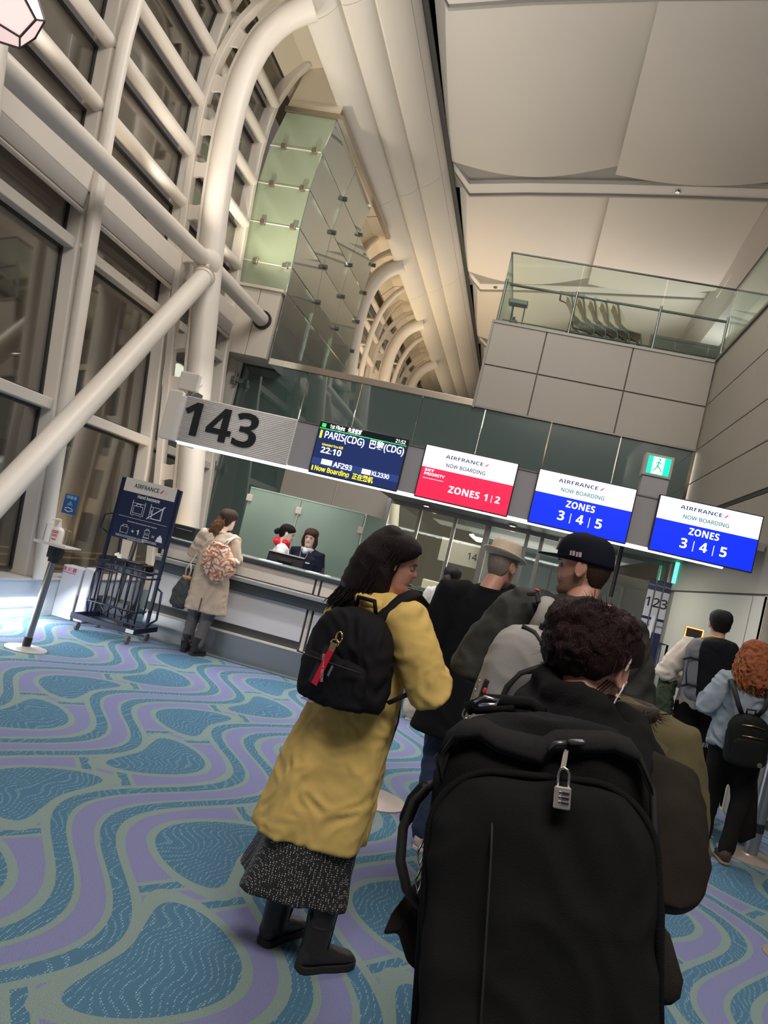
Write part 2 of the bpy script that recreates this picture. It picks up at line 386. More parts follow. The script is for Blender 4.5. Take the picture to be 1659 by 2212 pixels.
# slender masts (thin curved tubes) in front of the odd mullions, big double arches at the even ones
AZ = [0, 1.21, 2.47, 3.75, 4.85, 5.71, 6.39, 7.07, 7.77, 8.32, 8.62, 8.80]
AX = [-4.21, -4.41, -4.63, -4.85, -5.04, -5.17, -5.25, -5.295, -5.26, -5.08, -4.83, -4.50]
tv = np.cumsum([0]+[math.hypot(AX[i+1]-AX[i], AZ[i+1]-AZ[i]) for i in range(len(AX)-1)])
def cat(tt, t, v):
    """smooth curve through samples"""
    out = []
    n = len(t)
    d = np.gradient(np.array(v), np.array(t))
    for q in tt:
        i = min(max(int(np.searchsorted(t, q))-1, 0), n-2); h = t[i+1]-t[i]; s_ = (q-t[i])/h
        out.append((2*s_**3-3*s_**2+1)*v[i]+(s_**3-2*s_**2+s_)*h*d[i]+(-2*s_**3+3*s_**2)*v[i+1]+(s_**3-s_**2)*h*d[i+1])
    return out
tt = np.linspace(0, tv[-1], 46); ax_, az_ = cat(tt, tv, AX), cat(tt, tv, AZ)
def arch(y, label, group=None, z_from=0):
    e = empty('steel_arch', (-4.21, y, 0), label=label, cat='column', group=group)
    pts = [(a, y, b) for a, b in zip(ax_, az_) if b >= z_from-1e-6]
    MB().tube(pts, .178, 24).build('tube', white_steel, e, world=True, smooth=True, auto=50)
    # ladder web towards the facade: two curved flanges joined by rungs with rounded openings
    P = [Vector((a, b)) for a, b in zip(ax_, az_)]
    T = [(P[min(i+1, len(P)-1)]-P[max(i-1, 0)]).normalized() for i in range(len(P))]
    def off(i, d): n = Vector((-T[i].y, T[i].x)); return P[i]+n*d
    for d0, d1, hw, nm in ((.17, .215, .07, 'inner_flange'), (.40, .50, .075, 'outer_flange')):
        r_ = []
        for i in range(2, len(P)-1):
            a = off(i, d0); b = off(i, d1); r_.append([(a.x, y-hw, a.y), (b.x, y-hw, b.y), (b.x, y+hw, b.y), (a.x, y+hw, a.y)])
        MB().rings(r_).build(nm, white_steel, e, world=True, bevel=.01)
    for i in range(3, len(P)-4, 3):
        a0, a1 = off(i, .17), off(i, .44); b0, b1 = off(i+2, .17), off(i+2, .44)
        m = MB(); mid0 = (a0*.75+b0*.25); mid1 = (a0*.25+b0*.75)
        # rung with flared ends
        q = []
        for t_, k in ((0, 0), (.12, .22), (.5, .27), (.88, .22), (1, 0)): q.append(a0.lerp(a1, t_).lerp(b0.lerp(b1, t_), k))
        q2 = []
        for t_, k in ((0, 1), (.12, .78), (.5, .73), (.88, .78), (1, 1)): q2.append(a0.lerp(a1, t_).lerp(b0.lerp(b1, t_), k))
        poly = q+q2[::-1]
        m.prism([(p.x, p.y) for p in poly], 'y', y-.022, y+.022).build('rung', white_steel, e, world=True)
    return e
arch(5.22, 'near white steel arch column at the left edge, bearing the long horizontal tube')
A1 = arch(9.9, 'large white tubular arch column behind the left end of the counter')
for i, (y, lb) in enumerate(((18.9, 'second white steel arch beyond the glass partition'), (23.4, 'third white steel arch beyond the glass partition'), (27.9, 'smallest and farthest white steel arch beyond the partition'))):
    arch(y, lb, 'steel arches beyond the partition')
def mast(y, label):
    e = empty('mast', (-5.02, y, .43), label=label, cat='post')
    zs = [.43, 1.0, 1.66, 2.3, 2.95, 3.74, 4.4, 4.79, 5.4, 5.88, 6.54, 7.0, 7.6, 8.1, 8.5, 8.8, 9.05, 9.25]
    xs = [-5.03, -5.12, -5.2, -5.27, -5.345, -5.44, -5.52, -5.575, -5.64, -5.69, -5.73, -5.73, -5.70, -5.62, -5.48, -5.3, -5.05, -4.75]
    if y > 8: xs = [x+.10 for x in xs]
    MB().tube([(x+.14, y, z) for x, z in zip(xs, zs)], .082, 16).build('tube', white_steel, e, world=True, smooth=True, auto=50)
    for z in (2.3, 4.1, 5.7, 6.45, 7.2, 7.95):
        MB().tube([(fx(z)+.04, y, z), (float(np.interp(z, zs, xs))+.14, y, z)], .035, 10).build('bracket', white_steel, e, world=True, smooth=True, auto=50)
for y, lb in ((7.65, 'slender white curved mast left of the diagonal brace'), (21.15, 'slender curved white rib beyond the partition, middle'), (25.65, 'slender curved white rib beyond the partition, farthest')):
    mast(y, lb)
# long horizontal tube and diagonal braces
e = empty('tie_tube', (-5.0, 5.4, 4.85), label='long horizontal white steel tube running across the windows into the arch node', cat='tube')
MB().tube([(-5.0, 1.5, 4.62), (-5.02, 5.4, 4.76), (-5.04, 9.9, 4.90)], .115, 18).build('tube', white_steel, e, world=True, smooth=True, auto=50)
MB().tube([(-5.04, 9.9, 4.90), (-5.04, 12.2, 4.90)], .12, 18).build('far_tube', white_steel, e, world=True, smooth=True, auto=50)
MB().tube([(-5.04, 12.15, 4.90), (-5.04, 12.21, 4.90)], .16, 18).build('collar', black, e, world=True, smooth=True, auto=50)
MB().tube([(-5.04, 9.55, 4.89), (-5.04, 9.8, 4.9)], [.105, .2], 18).build('cone', white_steel, e, world=True, smooth=True, auto=50)
e = empty('brace_tube', (-4.85, 5.4, .45), label='thick diagonal white steel brace descending from the arch node to the lower left', cat='tube')
MB().tube([(-4.93, 9.62, 4.66), (-4.30, 5.15, .45)], .125, 20).build('tube', white_steel, e, world=True, smooth=True, auto=50)
MB().tube([(-4.95, 9.70, 4.73), (-4.93, 9.6, 4.64)], [.06, .15], 18).tube([(-4.925, 9.58, 4.62), (-4.92, 9.55, 4.59)], .14, 18).build('end_fitting', white_steel, e, world=True, smooth=True, auto=40)
MB().obox((-4.98, 9.85, 4.88), (-4.93, 9.6, 4.65), .03, .22).build('gusset_plate', white_steel, e, world=True)
# outside: apron, distant lamps
o = MB().box(-160, -20, -6, -5.9, 160, -5.8).build('ground', outdark); o['kind'] = 'structure'; o.name = 'trim_5'
for i, (y, z, x) in enumerate(((30, -.5, -42), (38, .5, -60), (44, 0, -58), (47, .8, -70), (52, -.6, -60), (60, .2, -66), (36, -1.5, -40), (33, .9, -55))):
    mm = MB().ball((x, y, z+2.2), .16, 8).build('lamp_head', mat('apron_lamp', (1, .85, .6), emit=14, ecol=(1, .85, .62)))
    lb = ['leftmost', 'second', 'third', 'fourth', 'fifth', 'sixth', 'lowest', 'highest'][i]
    tag(mm, 'tiny distant apron light seen through the night window', 'lamp', 'distant apron lights'); mm.name = 'apron_lamp'
    MB().tube([(x, y, -5.8), (x, y, z+2.05)], .08, 6).build('pole', outdark, mm)
o = MB()
for k in range(3): o.box(-20-k*5, 16, -2.6-k*.5, -19.95-k*5, 60, -2.52-k*.5)
o = o.build('road_rail', mat('road_marking', (.8, .5, .15), emit=.5)); tag(o, 'faint yellow road lines beyond the lower windows', 'road line')

# ------------------------------------------------------------------ fins and main ceiling
FP = [(-4.68, 8.80), (-4.21, 9.10), (-3.80, 9.35), (-3.32, 9.80)]
finm = mat('fin', (.68, .635, .565), .5, var=.02, vscale=.7)
for k in range(3):
    a = Vector(FP[k]); b = Vector(FP[k+1])+Vector((-.02, .22)); n = Vector((b.y-a.y, -(b.x-a.x))).normalized()
    pr = []
    for i in range(13):
        t = i/12; pr.append(a.lerp(b, t)+n*math.sin(math.pi*min(1, t*1.0))**.8*.12)
    lip = [a+Vector((-.035, .01)), a+Vector((-.05, .05)), a+Vector((-.03, .10))]
    poly = lip[::-1]+pr+[b+Vector((-.04, .10)), a+Vector((.06, .22))]
    e = empty('trim_%d' % (10+k), (a.x, 2, a.y)); e['kind'] = 'structure'
    for j in range(8):
        MB().prism([(p.x, p.y) for p in poly], 'y', -1+j*5.6+.006, -1+(j+1)*5.6-.006).build('fin_panel', finm, e, world=True, smooth=True, auto=35)
ds = MB().box(-3.42, -2, 9.93, -3.25, 44, 9.97).box(-3.46, -2, 9.7, -3.42, 44, 10.8).build('trim_13', dark_slot); ds['kind'] = 'structure'
CX = [-3.27+3.4*k for k in range(-0, 5)]
YB = [-.65+5.88*k for k in range(0, 8)]
ce = empty('ceiling', (0, 10, 10)); ce.name = 'ceiling_vault'; ce.name = 'ceiling'; ce['kind'] = 'structure'
def cz(x): return 10+.14*(x+3.0)
for yb in YB:
    for i in range(4):
        x0, x1 = CX[i], CX[i+1]+.03; m = MB(); r_ = []; zl, zr = 9.98+.22*i+.0*i, 10.40+.24*i
        for j in range(9):
            t = j/8; y = yb-.35+t*4.93; ring = []
            lift = .38*(1-t)**1.6; sag = .03+(.27 if i == 0 else .16)*t**.7
            Z = lambda s_: zl+(zr-zl)*s_+lift-sag*math.sin(math.pi*s_)
            for q in range(17): ring.append((x0+(x1-x0)*q/16, y, Z(q/16)))
            for q in range(16, -1, -1): ring.append((x0+(x1-x0)*q/16, y, Z(q/16)+.03))
            r_.append(ring)
        m.rings(r_); m.build('ceiling_panel', ceilp, ce, world=True, smooth=True, auto=50)
    yy = yb+5.98                                      # far edge of the cross beam
    pl = [(-3.27, -1.15, -.85), (-2.95, -.42, -.02), (-1.7, -.50, -.10), (.1, -.50, -.12), (2.0, -.46, -.08), (3.4, -.4, -.02), (6.8, -.4, 0)]
    m = MB(); r_ = []
    for x_, ya, yb2 in pl:
        z_ = cz(x_)+(.10 if x_ < -3.2 else 0); r_.append([(x_, yy+ya, z_+.03), (x_, yy+yb2-.04, z_), (x_, yy+yb2, z_+.03), (x_, yy+yb2, z_+.3), (x_, yy+ya, z_+.3)])
    m.rings(r_).build('cross_beam', beam_w, ce, world=True)
    m = MB(); r_ = [[(x_, yy+b_-.01, cz(x_)+(.10 if x_ < -3.2 else 0)-.045), (x_, yy+b_+.05, cz(x_)+(.10 if x_ < -3.2 else 0)-.045), (x_, yy+b_+.05, cz(x_)+.2), (x_, yy+b_-.01, cz(x_)+.2)] for x_, a_, b_ in pl]
    m.rings(r_).build('beam_shadow_lip', mat('beam_shadow_lip', (.40, .38, .36), .6), ce, world=True)  # thin lip, coloured darker to draw a shadow line under the beam
    m = MB().add([(-3.3, yy-3.2, cz(-3.3)+.17), (7, yy-3.2, cz(7)+.17), (7, yy-.1, cz(7)+.12), (-3.3, yy-.1, cz(-3.3)+.12)], [(0, 1, 2, 3)])
    m.build('recess_panel', mat('recess_grey', (.36, .34, .32), .7), ce, world=True)
for x, y in ((-1.9, 10.95), (1.5, 16.85), (-2.5, 22.75)):
    o = MB().lathe([(.045, -.02), (.06, 0), (.06, .02)], (x, y-.05, cz(x)-.0)).build('downlight', steel, None, smooth=True, auto=40); tag(o, {-1.9: 'small round fitting on the nearest ceiling cross beam', 1.5: 'small round fitting on the middle ceiling cross beam', -2.5: 'small round fitting on the far ceiling cross beam'}[x], 'ceiling fitting')
rb = MB().prism([(3.42, 10.75), (3.75, 9.95), (4.3, 9.95), (4.6, 11.6), (3.5, 11.6)], 'y', 2, 40).build('trim_14', mat('side_beam', (.45, .43, .42), .6)); rb['kind'] = 'structure'
bk = MB().box(-9, 45, -.1, 9, 45.2, 12).build('wall_back', cream); bk['kind'] = 'structure'
roof = MB().box(-9, -4, 12.3, 10, 46, 12.4).build('ceiling_deck', dark_slot); roof['kind'] = 'structure'; roof.name = 'ceiling'

# ------------------------------------------------------------------ gate back wall (Y = 13)
YW = 13.0
bw = empty('wall_gate', (0, YW, 0)); bw['kind'] = 'structure'
XJ = [-5.72, -4.27, -3.30, -2.20, -1.10, .02, 1.16, 2.31]
for a, b in zip(XJ[:-1], XJ[1:]):
    MB().box(a+.008, YW, 2.66, b-.008, YW+.03, 4.36).build('glass_panel', darkglass, bw, world=True)
MB().box(-5.86, YW-.03, 4.355, -1.28, YW+.14, 4.47).build('top_trim', bronze, bw, world=True, bevel=.006)
MB().box(-5.86, YW-.03, 0, -5.72, YW+.10, 4.36).build('end_post', bronze, bw, world=True, bevel=.006)
MB().box(-5.5, YW, 0, -4.28, YW+.03, 2.64).build('glass_panel', darkglass, bw, world=True)
MB().box(-5.5, YW-.02, 2.62, 2.31, YW+.12, 2.67).build('trim_rail', greyp2, bw, world=True)
for a, b in ((-4.27, -3.31), (-3.29, -2.36)):
    MB().box(a, YW-.02, 0, b, YW+.06, 2.62).build('wall_panel', grey_panel, bw, world=True, bevel=.004)
# soffit above the gate passage with downlights
sof = MB().box(-2.3, 8.25, 2.50, 2.33, YW, 2.58).build('trim_20', mat('gate_soffit', (.30, .27, .25), .5)); sof['kind'] = 'structure'
for i, x in enumerate((-1.62, -.21, 1.25)):
    e = MB().lathe([(.055, 0), (.07, .0), (.07, .02), (.05, .02)], (x, 12.4, 2.475)).build('downlight', greyp2, None, smooth=True, auto=30)
    tag(e, ['round downlight in the gate soffit, left one under the red screen', 'round downlight in the gate soffit, middle one', 'round downlight in the gate soffit, right one above the cap'][i], 'ceiling light', 'gate soffit downlights')
    MB().lathe([(.04, 0), (.04, .006)], (x, 12.4, 2.472)).build('lens', mat('warm_lens', (1, .85, .6), emit=9, ecol=(1, .85, .62)), e)
# glass doors
gd = empty('door_1', (0, YW, 0)); gd['kind'] = 'structure'
dm = mat('door_frame', (.30, .28, .27), .35, .6)
for x, wd in ((-2.33, .07), (-1.77, .05), (-1.16, .05), (-.60, .10), (.06, .06), (.30, .06), (1.2, .06), (2.27, .08)):
    MB().box(x-wd/2, YW-.02, 0, x+wd/2, YW+.08, 2.5).build('door_stile', dm, gd, world=True, bevel=.004)
for a, b in ((-2.29, -1.8), (-1.74, -1.19), (-1.13, -.65), (-.55, .03), (.09, .27), (.33, 1.17), (1.23, 2.23)):
    MB().box(a, YW+.02, .1, b, YW+.03, 2.45).build('door_glass', clear, gd, world=True)
    MB().box(a, YW, 0, b, YW+.06, .1).build('door_rail', dm, gd, world=True)
    MB().box(a, YW, 2.44, b, YW+.06, 2.5).build('door_rail', dm, gd, world=True)
# parapet of the mezzanine
pp = empty('wall_mezzanine', (0, YW, 4.4)); pp['kind'] = 'structure'
for a, b in ((-1.30, -.41), (-.39, 1.02), (1.04, 2.33)):
    for z0, z1 in ((4.375, 5.085), (5.105, 5.83)):
        MB().box(a, YW-.05, z0, b, YW+.05, z1).build('wall_panel', grey_panel, pp, world=True, bevel=.004)
MB().box(-1.29, YW-.03, 4.36, 2.34, YW+.1, 5.84).build('backing', joint, pp, world=True)
MB().box(-1.34, YW-.06, 4.33, -1.30, YW+.12, 5.88).box(-1.34, YW-.07, 5.83, 2.34, YW+.12, 5.875).box(-1.3, YW-.055, 4.35, 2.34, YW+.02, 4.374).build('edge_trim', mat('edge_trim', (.20, .19, .17), .4, .5), pp, world=True)
MB().box(-1.33, YW+.1, 4.4, -1.27, 44, 5.86).build('side_wall', grey_panel, pp, world=True)
MB().box(-1.3, YW+.1, 5.60, 9, 44, 5.80).build('deck', grey_panel, pp, world=True)
MB().box(-2.3, YW+.1, 2.62, -1.2, 14.5, 2.66).box(-1.3, YW+.1, 2.62, 2.4, 44, 2.8).build('deck_underside', mat('underside', (.42, .39, .36), .6), pp, world=True)
# right wall (X = 2.35) with panel joints
wr = empty('wall_right', (2.35, 10, 0)); wr['kind'] = 'structure'
ZR = [3.22, 3.81, 4.38, 5.13, 5.86]
YR = [3.2, 5.1, 7.9, 10.2, 12.99]
for z0, z1 in zip(ZR[:-1], ZR[1:]):
    for y0, y1 in zip(YR[:-1], YR[1:]):
        MB().box(2.35, y0+.008, z0+.009, 2.43, y1-.008, z1-.009).build('wall_panel', grey_panel, wr, world=True, bevel=.004)
MB().box(2.37, 3.2, 2.06, 2.6, 12.99, 5.86).box(2.37, 7.93, 0, 2.6, 12.99, 2.06).build('backing', joint, wr, world=True)
MB().box(2.352, 3.2, 3.17, 2.39, 13, 3.215).build('shadow_gap', dark_slot, wr, world=True)
for y0, y1 in ((5.1, 7.9), (7.9, 13.0)):
    MB().box(2.35, y0+.006, 2.075, 2.43, y1-.006, 3.16).build('wall_panel', grey_panel, wr, world=True, bevel=.004)
for y0, y1 in ((7.9, 8.35), (8.37, 12.25)):
    MB().box(2.35, y0+.006, .02, 2.43, y1-.006, 2.055).build('wall_panel', mat('door_leaf', (.46, .44, .40), .42), wr, world=True, bevel=.004)
MB().box(2.36, 12.27, 0, 2.44, 12.98, 2.04).build('recess', mat('recess_dark', (.14, .14, .15), .5), wr, world=True)
MB().box(2.35, 7.90, 0, 3.9, 7.98, 2.06).build('end_face', cream, wr, world=True)
MB().box(2.35, 3.2, 2.06, 6, 7.9, 2.14).build('lintel', grey_panel, wr, world=True)
MB().box(2.32, 3.2, 5.85, 2.45, 12.95, 5.90).build('edge_trim', MATS['edge_trim'], wr, world=True)
o = MB().box(3.9, 2, 0, 4.0, 8, 3).build('wall_side', cream); o['kind'] = 'structure'
# service box at the foot of the right wall end
e = empty('equipment_box', (2.75, 7.75, 0), label='low grey cabinet at the foot of the right wall, behind the curly red hair', cat='cabinet')
MB().box(2.36, 7.62, 0, 3.3, 7.88, .80).build('body', mat('box_grey', (.34, .32, .30), .5), e, world=True, bevel=.01)
MB().box(2.34, 7.60, .80, 3.32, 7.89, .83).build('top', cream, e, world=True, bevel=.005)
MB().box(2.36, 7.615, .0, 3.3, 7.62, .08).build('plinth', joint, e, world=True)
# balustrade
bl = empty('glass_balustrade', (0, YW, 5.87), label='frameless glass balustrade with clamps along the mezzanine edge above the screens', cat='balustrade')
for a, b in ((-1.28, -.06), (-.04, 1.32), (1.34, 2.40)):
    MB().box(a, YW, 5.88, b, YW+.02, 7.10).build('glass_pane', clear, bl, world=True)
for a, b in ((9.9, 12.95), (6.8, 9.87)):
    MB().box(2.40, a, 5.9, 2.42, b, 7.10).build('glass_pane', clear, bl, world=True)
for a, b in ((13.05, 15.5), (15.55, 18)):
    MB().box(-1.30, a, 5.88, -1.28, b, 7.10).build('glass_pane', clear, bl, world=True)
MB().box(-1.29, YW-.006, 7.095, 2.42, YW+.026, 7.115).box(2.395, 6.8, 7.095, 2.425, 12.95, 7.115).box(-1.305, 13, 7.095, -1.275, 18, 7.115).build('top_edge', mat('glass_edge', (.05, .06, .055), .3), bl, world=True)
for x, y in ((-1.27, YW+.08), (-.06, YW+.10), (1.33, YW+.10), (2.40, YW+.08)):
    e2 = MB().tube([(x, y, 5.85), (x, y, 6.66)], .022, 10).build('post', steel, bl, world=True, smooth=True, auto=50)
    MB().box(x-.035, y-.13, 6.62, x+.035, y+.02, 6.70).build('clamp', mat('clamp_grey', (.45, .42, .38), .5), e2, bevel=.006, world=False)
MB().tube([(-1.2, YW+.14, 6.60), (2.4, YW+.14, 6.60)], .022, 10).tube([(-1.2, YW+.14, 5.97), (2.4, YW+.14, 5.97)], .012, 8).build('handrail', mat('rail_dark', (.14, .14, .13), .4, .7), bl, world=True, smooth=True, auto=50)
# olive partition on the mezzanine
o = MB()
op = empty('mezzanine_partition', (1.9, 15.5, 5.8), label='low olive-grey glazed partition on the mezzanine behind the balustrade', cat='partition')
for a, b in ((1.5, 1.98), (2.0, 2.6), (2.62, 3.2)):
    MB().box(a, 15.5, 5.8, b, 15.53, 6.95).build('panel', mat('olive_panel', (.16, .165, .13), .3), op, world=True)
MB().box(1.5, 15.49, 6.95, 3.2, 15.54, 7.0).build('rail', MATS['rail_dark'], op, world=True)
# nested baby strollers / wheelchairs on the mezzanine
vin = mat('aged_vinyl', (.72, .55, .34), .45, var=.15, vscale=4)
def cart(x, first=None):
    e = empty('wheelchair', (x, 13.75, 5.8), label='', cat='wheelchair', group='nested wheelchairs on the mezzanine')
    q = lambda dx, dz, dy=0: (x+dx, 13.75+dy, 5.8+dz)
    m = MB()
    for s_ in (-.2, .2):
        pts = [q(-.32, .98, s_), q(-.12, .93, s_), q(.02, .52, s_), q(.36, .48, s_), q(.46, .12, s_)]
        m.tube(pts, .017, 8)
        m.tube([q(-.1, .12, s_), q(.40, .30, s_), q(.02, .52, s_)], .015, 8)
    m.tube([q(-.32, .98, -.2), q(-.32, .98, .2)], .017, 8)
    m.build('frame', MATS['rail_dark'], e, world=True, smooth=True, auto=50)
    b = MB(); r_ = []
    for t, (dx, dz, th) in enumerate(((-.17, .90, .05), (-.10, .84, .07), (-.03, .72, .075), (.05, .58, .07), (.16, .50, .06), (.30, .48, .05), (.36, .46, .03))):
        r_.append([q(dx+th*math.cos(a)*.8, dz+th*math.sin(a)*.9, sy) for a, sy in [(2.6, -.2), (2.6, .2), (0.2, .2), (0.2, -.2)]])
    b.rings(r_).build('seat_shell', vin, e, world=True, bevel=.02)
    for s_ in (-.24, .24):
        w_ = MB().tube([q(.02, .16, s_-.015), q(.02, .16, s_+.015)], .16, 18).build('wheel', black, e, world=True, smooth=True, auto=40)
        MB().tube([q(.40, .06, s_-.012), q(.40, .06, s_+.012)], .06, 12).build('caster', black, e, world=True, smooth=True, auto=40)
    return e
names = ['leftmost wheelchair', 'second wheelchair from the left', 'middle wheelchair', 'fourth wheelchair from the left', 'rightmost wheelchair']
c0 = cart(-.02); c0['label'] = 'leftmost wheelchair with a yellowed seat in the nested row behind the balustrade'
for k in range(1, 5):
    c = copy_tree(c0); c.location.x = -.02+.20*k
    c['label'] = ['', 'second wheelchair from the left in the nested row behind the balustrade', 'middle wheelchair of the five nested behind the balustrade', 'fourth wheelchair from the left in the nested row', 'rightmost wheelchair of the nested row behind the balustrade'][k]
e = empty('drip_stand', (-1.05, 13.6, 5.8), label='small grey trolley stand at the left corner behind the balustrade', cat='stand')
MB().tube([(-1.1, 13.6, 5.82), (-1.1, 13.6, 6.5), (-.9, 13.6, 6.5), (-.88, 13.6, 5.82)], .013, 8).build('frame', MATS['rail_dark'], e, world=True, smooth=True)
MB().box(-1.2, 13.5, 6.42, -.86, 13.7, 6.5).build('tray', MATS['rail_dark'], e, world=True, bevel=.01)
MB().tube([(-1.03, 13.6, 5.82), (-1.03, 13.6, 6.1), (-1.03, 13.6, 6.2)], [.07, .07, .03], 12).build('bottle', MATS['rail_dark'], e, world=True, smooth=True)

# ------------------------------------------------------------------ glazed enclosure left of the fins
e = empty('window_4', (-5.12, 12.15, .4)); e['kind'] = 'structure'
mullion_mesh(12.12).build('mullion', white_steel, e, world=True, bevel=.02)
en = empty('wall_enclosure', (-5.15, 13.2, 4.5)); en['kind'] = 'structure'
FZ = [5.46, 5.89, 6.58, 7.27, 7.95, 8.58]; FXL = [-5.68, -5.70, -5.74, -5.76, -5.72, -5.58]; FXR = [-4.79, -4.79, -4.83, -4.83, -4.78, -4.67]
for i in range(5):
    MB().sheet([(FXL[i], 12.25, FZ[i]+.008), (FXR[i], 12.25, FZ[i]+.008), (FXR[i+1], 12.25, FZ[i+1]-.008), (FXL[i+1], 12.25, FZ[i+1]-.008)], .02, (0, 1, 0)).build('frosted_pane', frost, en, world=True)
    if i < 4:
        for u in (.28, .88):
            x = FXL[i+1]+(FXR[i+1]-FXL[i+1])*u; MB().box(x-.045, 12.18, FZ[i+1]-.045, x+.045, 12.30, FZ[i+1]+.045).build('clamp', bronze, en, world=True, bevel=.005)
        MB().tube([(FXL[i+1], 12.24, FZ[i+1]), (FXR[i+1], 12.24, FZ[i+1])], .012, 6).build('rod', white_steel, en, world=True)
YS = [12.26, 13.87, 15.42, 17.0]
for j in range(3):
    for i in range(-1, 5):
        z0 = FZ[i] if i >= 0 else 4.2; z1 = FZ[i+1]; xa = FXR[max(i, 0)]; xb = FXR[i+1]
        if j == 2 and i == 4: continue
        zt = z1-.008
        MB().sheet([(xa, YS[j]+.008, z0+.008), (xa, YS[j+1]-.008, z0+.008), (xb, YS[j+1]-.008, zt), (xb, YS[j]+.008, zt)], .018, (1, 0, 0)).build('side_pane', mirror, en, world=True)
        if i >= 0 and i < 4:
            MB().tube([(xb+.02, YS[j+1]-.02, z1), (xb+.10, YS[j+1]-.02, z1)], .045, 10).build('spider_fitting', MATS['rail_dark'], en, world=True)
MB().obox((-5.60, 12.22, 8.62), (-4.62, 12.22, 8.60), .06, .08).build('head_rail', bronze, en, world=True)
MB().obox((-4.60, 12.22, 8.60), (-4.55, 17, 8.66), .10, .08).build('side_head_rail', bronze, en, world=True)
MB().sheet([(-5.60, 12.24, 8.64), (-4.64, 12.24, 8.64), (-4.50, 12.24, 9.6), (-5.40, 12.24, 9.45)], .03, (0, 1, 0)).build('head_panel', MATS['warm_soffit'], en, world=True)
bx_ = MB().box(-5.60, 12.2, 4.27, -5.21, 12.9, 5.44).build('box_panel', cream, en, world=True, bevel=.006)
MB().box(-5.20, 12.2, 4.27, -4.83, 12.9, 5.44).build('box_panel', cream, en, world=True, bevel=.006)
MB().box(-5.66, 12.15, 5.42, -4.79, 12.9, 5.47).build('box_cap', cream, en, world=True, bevel=.006)
MB().tube([(-4.95, 14.4, 4.5), (-4.95, 14.4, 5.5)], .03, 8).obox((-4.95, 14.4, 5.5), (-4.95, 16.4, 5.5), .05, .05).obox((-4.95, 13.0, 5.3), (-4.95, 13.9, 4.5), .05, .05).build('door_frame', steel, en, world=True)

# ------------------------------------------------------------------ hall beyond the gate
fh = mat('far_grey', (.40, .37, .34), .6)
for i, x in enumerate((-3.9, -3.0, -2.0)):
    pass
for k in range(6):      # rows of waiting seats
    for j in range(5):
        x = -2.9+j*.62+k*.02; y = 15.2+k*1.15
        if k == 0 and j == 0:
            s0 = empty('waiting_seat', (x, y, 0), label='black waiting-area seat in row 1 beyond the glass doors, counted from the doors', cat='seat', group='waiting seats beyond the glass doors')
            MB().box(x-.27, y-.25, .38, x+.27, y+.25, .45).build('seat', black, s0, world=True, bevel=.02)
            MB().obox((x, y-.24, .45), (x, y-.34, .92), .54, .05, (0, 1, 0)).build('backrest', black, s0, world=True, bevel=.02)
            MB().box(x-.3, y-.2, .62, x-.26, y+.2, .65).box(x-.02, y-.2, .0, x+.02, y+.2, .38).build('arm_and_leg', steel, s0, world=True)
        else:
            c = copy_tree(s0); c.location = (x, y, 0); c['label'] = 'black waiting-area seat in row %d beyond the glass doors, counted from the doors' % (k+1)
iw = MB().box(-1.2, 24, 0, 9, 24.1, 2.62).build('wall_inner', fh); iw['kind'] = 'structure'
for k in range(4):
    o = MB().box(-1.15+k*1.1, 23.97, .05, -.10+k*1.1, 24.0, 2.3).build('wall_panel', mat('far_panel', (.46, .43, .40), .5), iw)
ds_ = empty('gate_desk', (-1.9, 23, 0), label='distant pale gate desk of the next gate seen through the glass', cat='desk')
MB().box(-2.6, 23, 0, -1.3, 23.5, 1.1).build('body', cream, ds_, world=True, bevel=.02)
MB().box(-2.3, 22.9, 1.75, -.9, 23.0, 2.45).build('number_board', mat('board_white', (.42, .40, .37), .5), ds_, world=True)
text('142', .27, black, ds_, (-1.25, 22.89, 2.06), world=True, off=.001)
for i, (x, y, z) in enumerate(((-1.45, 26, 3.4), (-1.2, 22, 2.62))):
    e = empty('pendant_lamp', (x, y, z), label=['small pinkish pendant lamp beyond the glass doors, left one', 'small pinkish pendant lamp beyond the glass doors, right one'][i], cat='lamp')
    MB().lathe([(.06, -.12), (.28, 0), (.3, .04), (.1, .10)], (x, y, z), 6).build('shade', mat('pink_lamp', (1, .75, .65), emit=3, ecol=(1, .72, .6)), e, world=True)
    MB().tube([(x, y, z+.1), (x, y, 5.5 if i == 0 else 2.66)], .01, 6).build('cord', black, e, world=True)

# ------------------------------------------------------------------ sign beam over the counter
SY = 8.0
sb = empty('sign_beam', (-1, SY, 2.23), label='long grey sign beam hanging over the counter with a bright strip light below', cat='sign')
MB().box(-3.93, SY, 2.26, 2.0, SY+.22, 2.75).build('body', greyp2, sb, world=True, bevel=.004)
MB().box(-3.93, SY+.01, 2.225, 1.93, SY+.07, 2.255).build('strip_light', led, sb, world=True, bevel=.005)
MB().box(-3.95, SY-.01, 2.75, 2.0, SY+.23, 2.765).build('top_rail', MATS['edge_trim'], sb, world=True)
MB().box(-2.10, SY-.004, 2.40, -2.0, SY, 2.6).build('hatch', mat('hatch', (.36, .34, .35), .4), sb, world=True)
area('sign_strip_light', (-1.0, SY+.04, 2.215), (-1.0, SY+.04, 0), 5.7, .05, 42, (.96, .98, 1))
rp = empty('number_panel', (-3.25, SY, 2.5), label='ribbed off-white panel with the big black gate number 143', cat='sign')
rib = MB(); nR = 26
ribm = mat('ribbed_panel', (.74, .70, .67), .5)
MB().box(-3.93, SY-.03, 2.25, -2.62, SY, 2.765).build('backing', ribm, rp, world=True)
for k in range(nR):
    z = 2.257+k*(.505/nR); MB().tube([(-3.92, SY-.03, z+.0095), (-2.63, SY-.03, z+.0095)], .0085, 6).build('rib', ribm, rp, world=True, smooth=True)
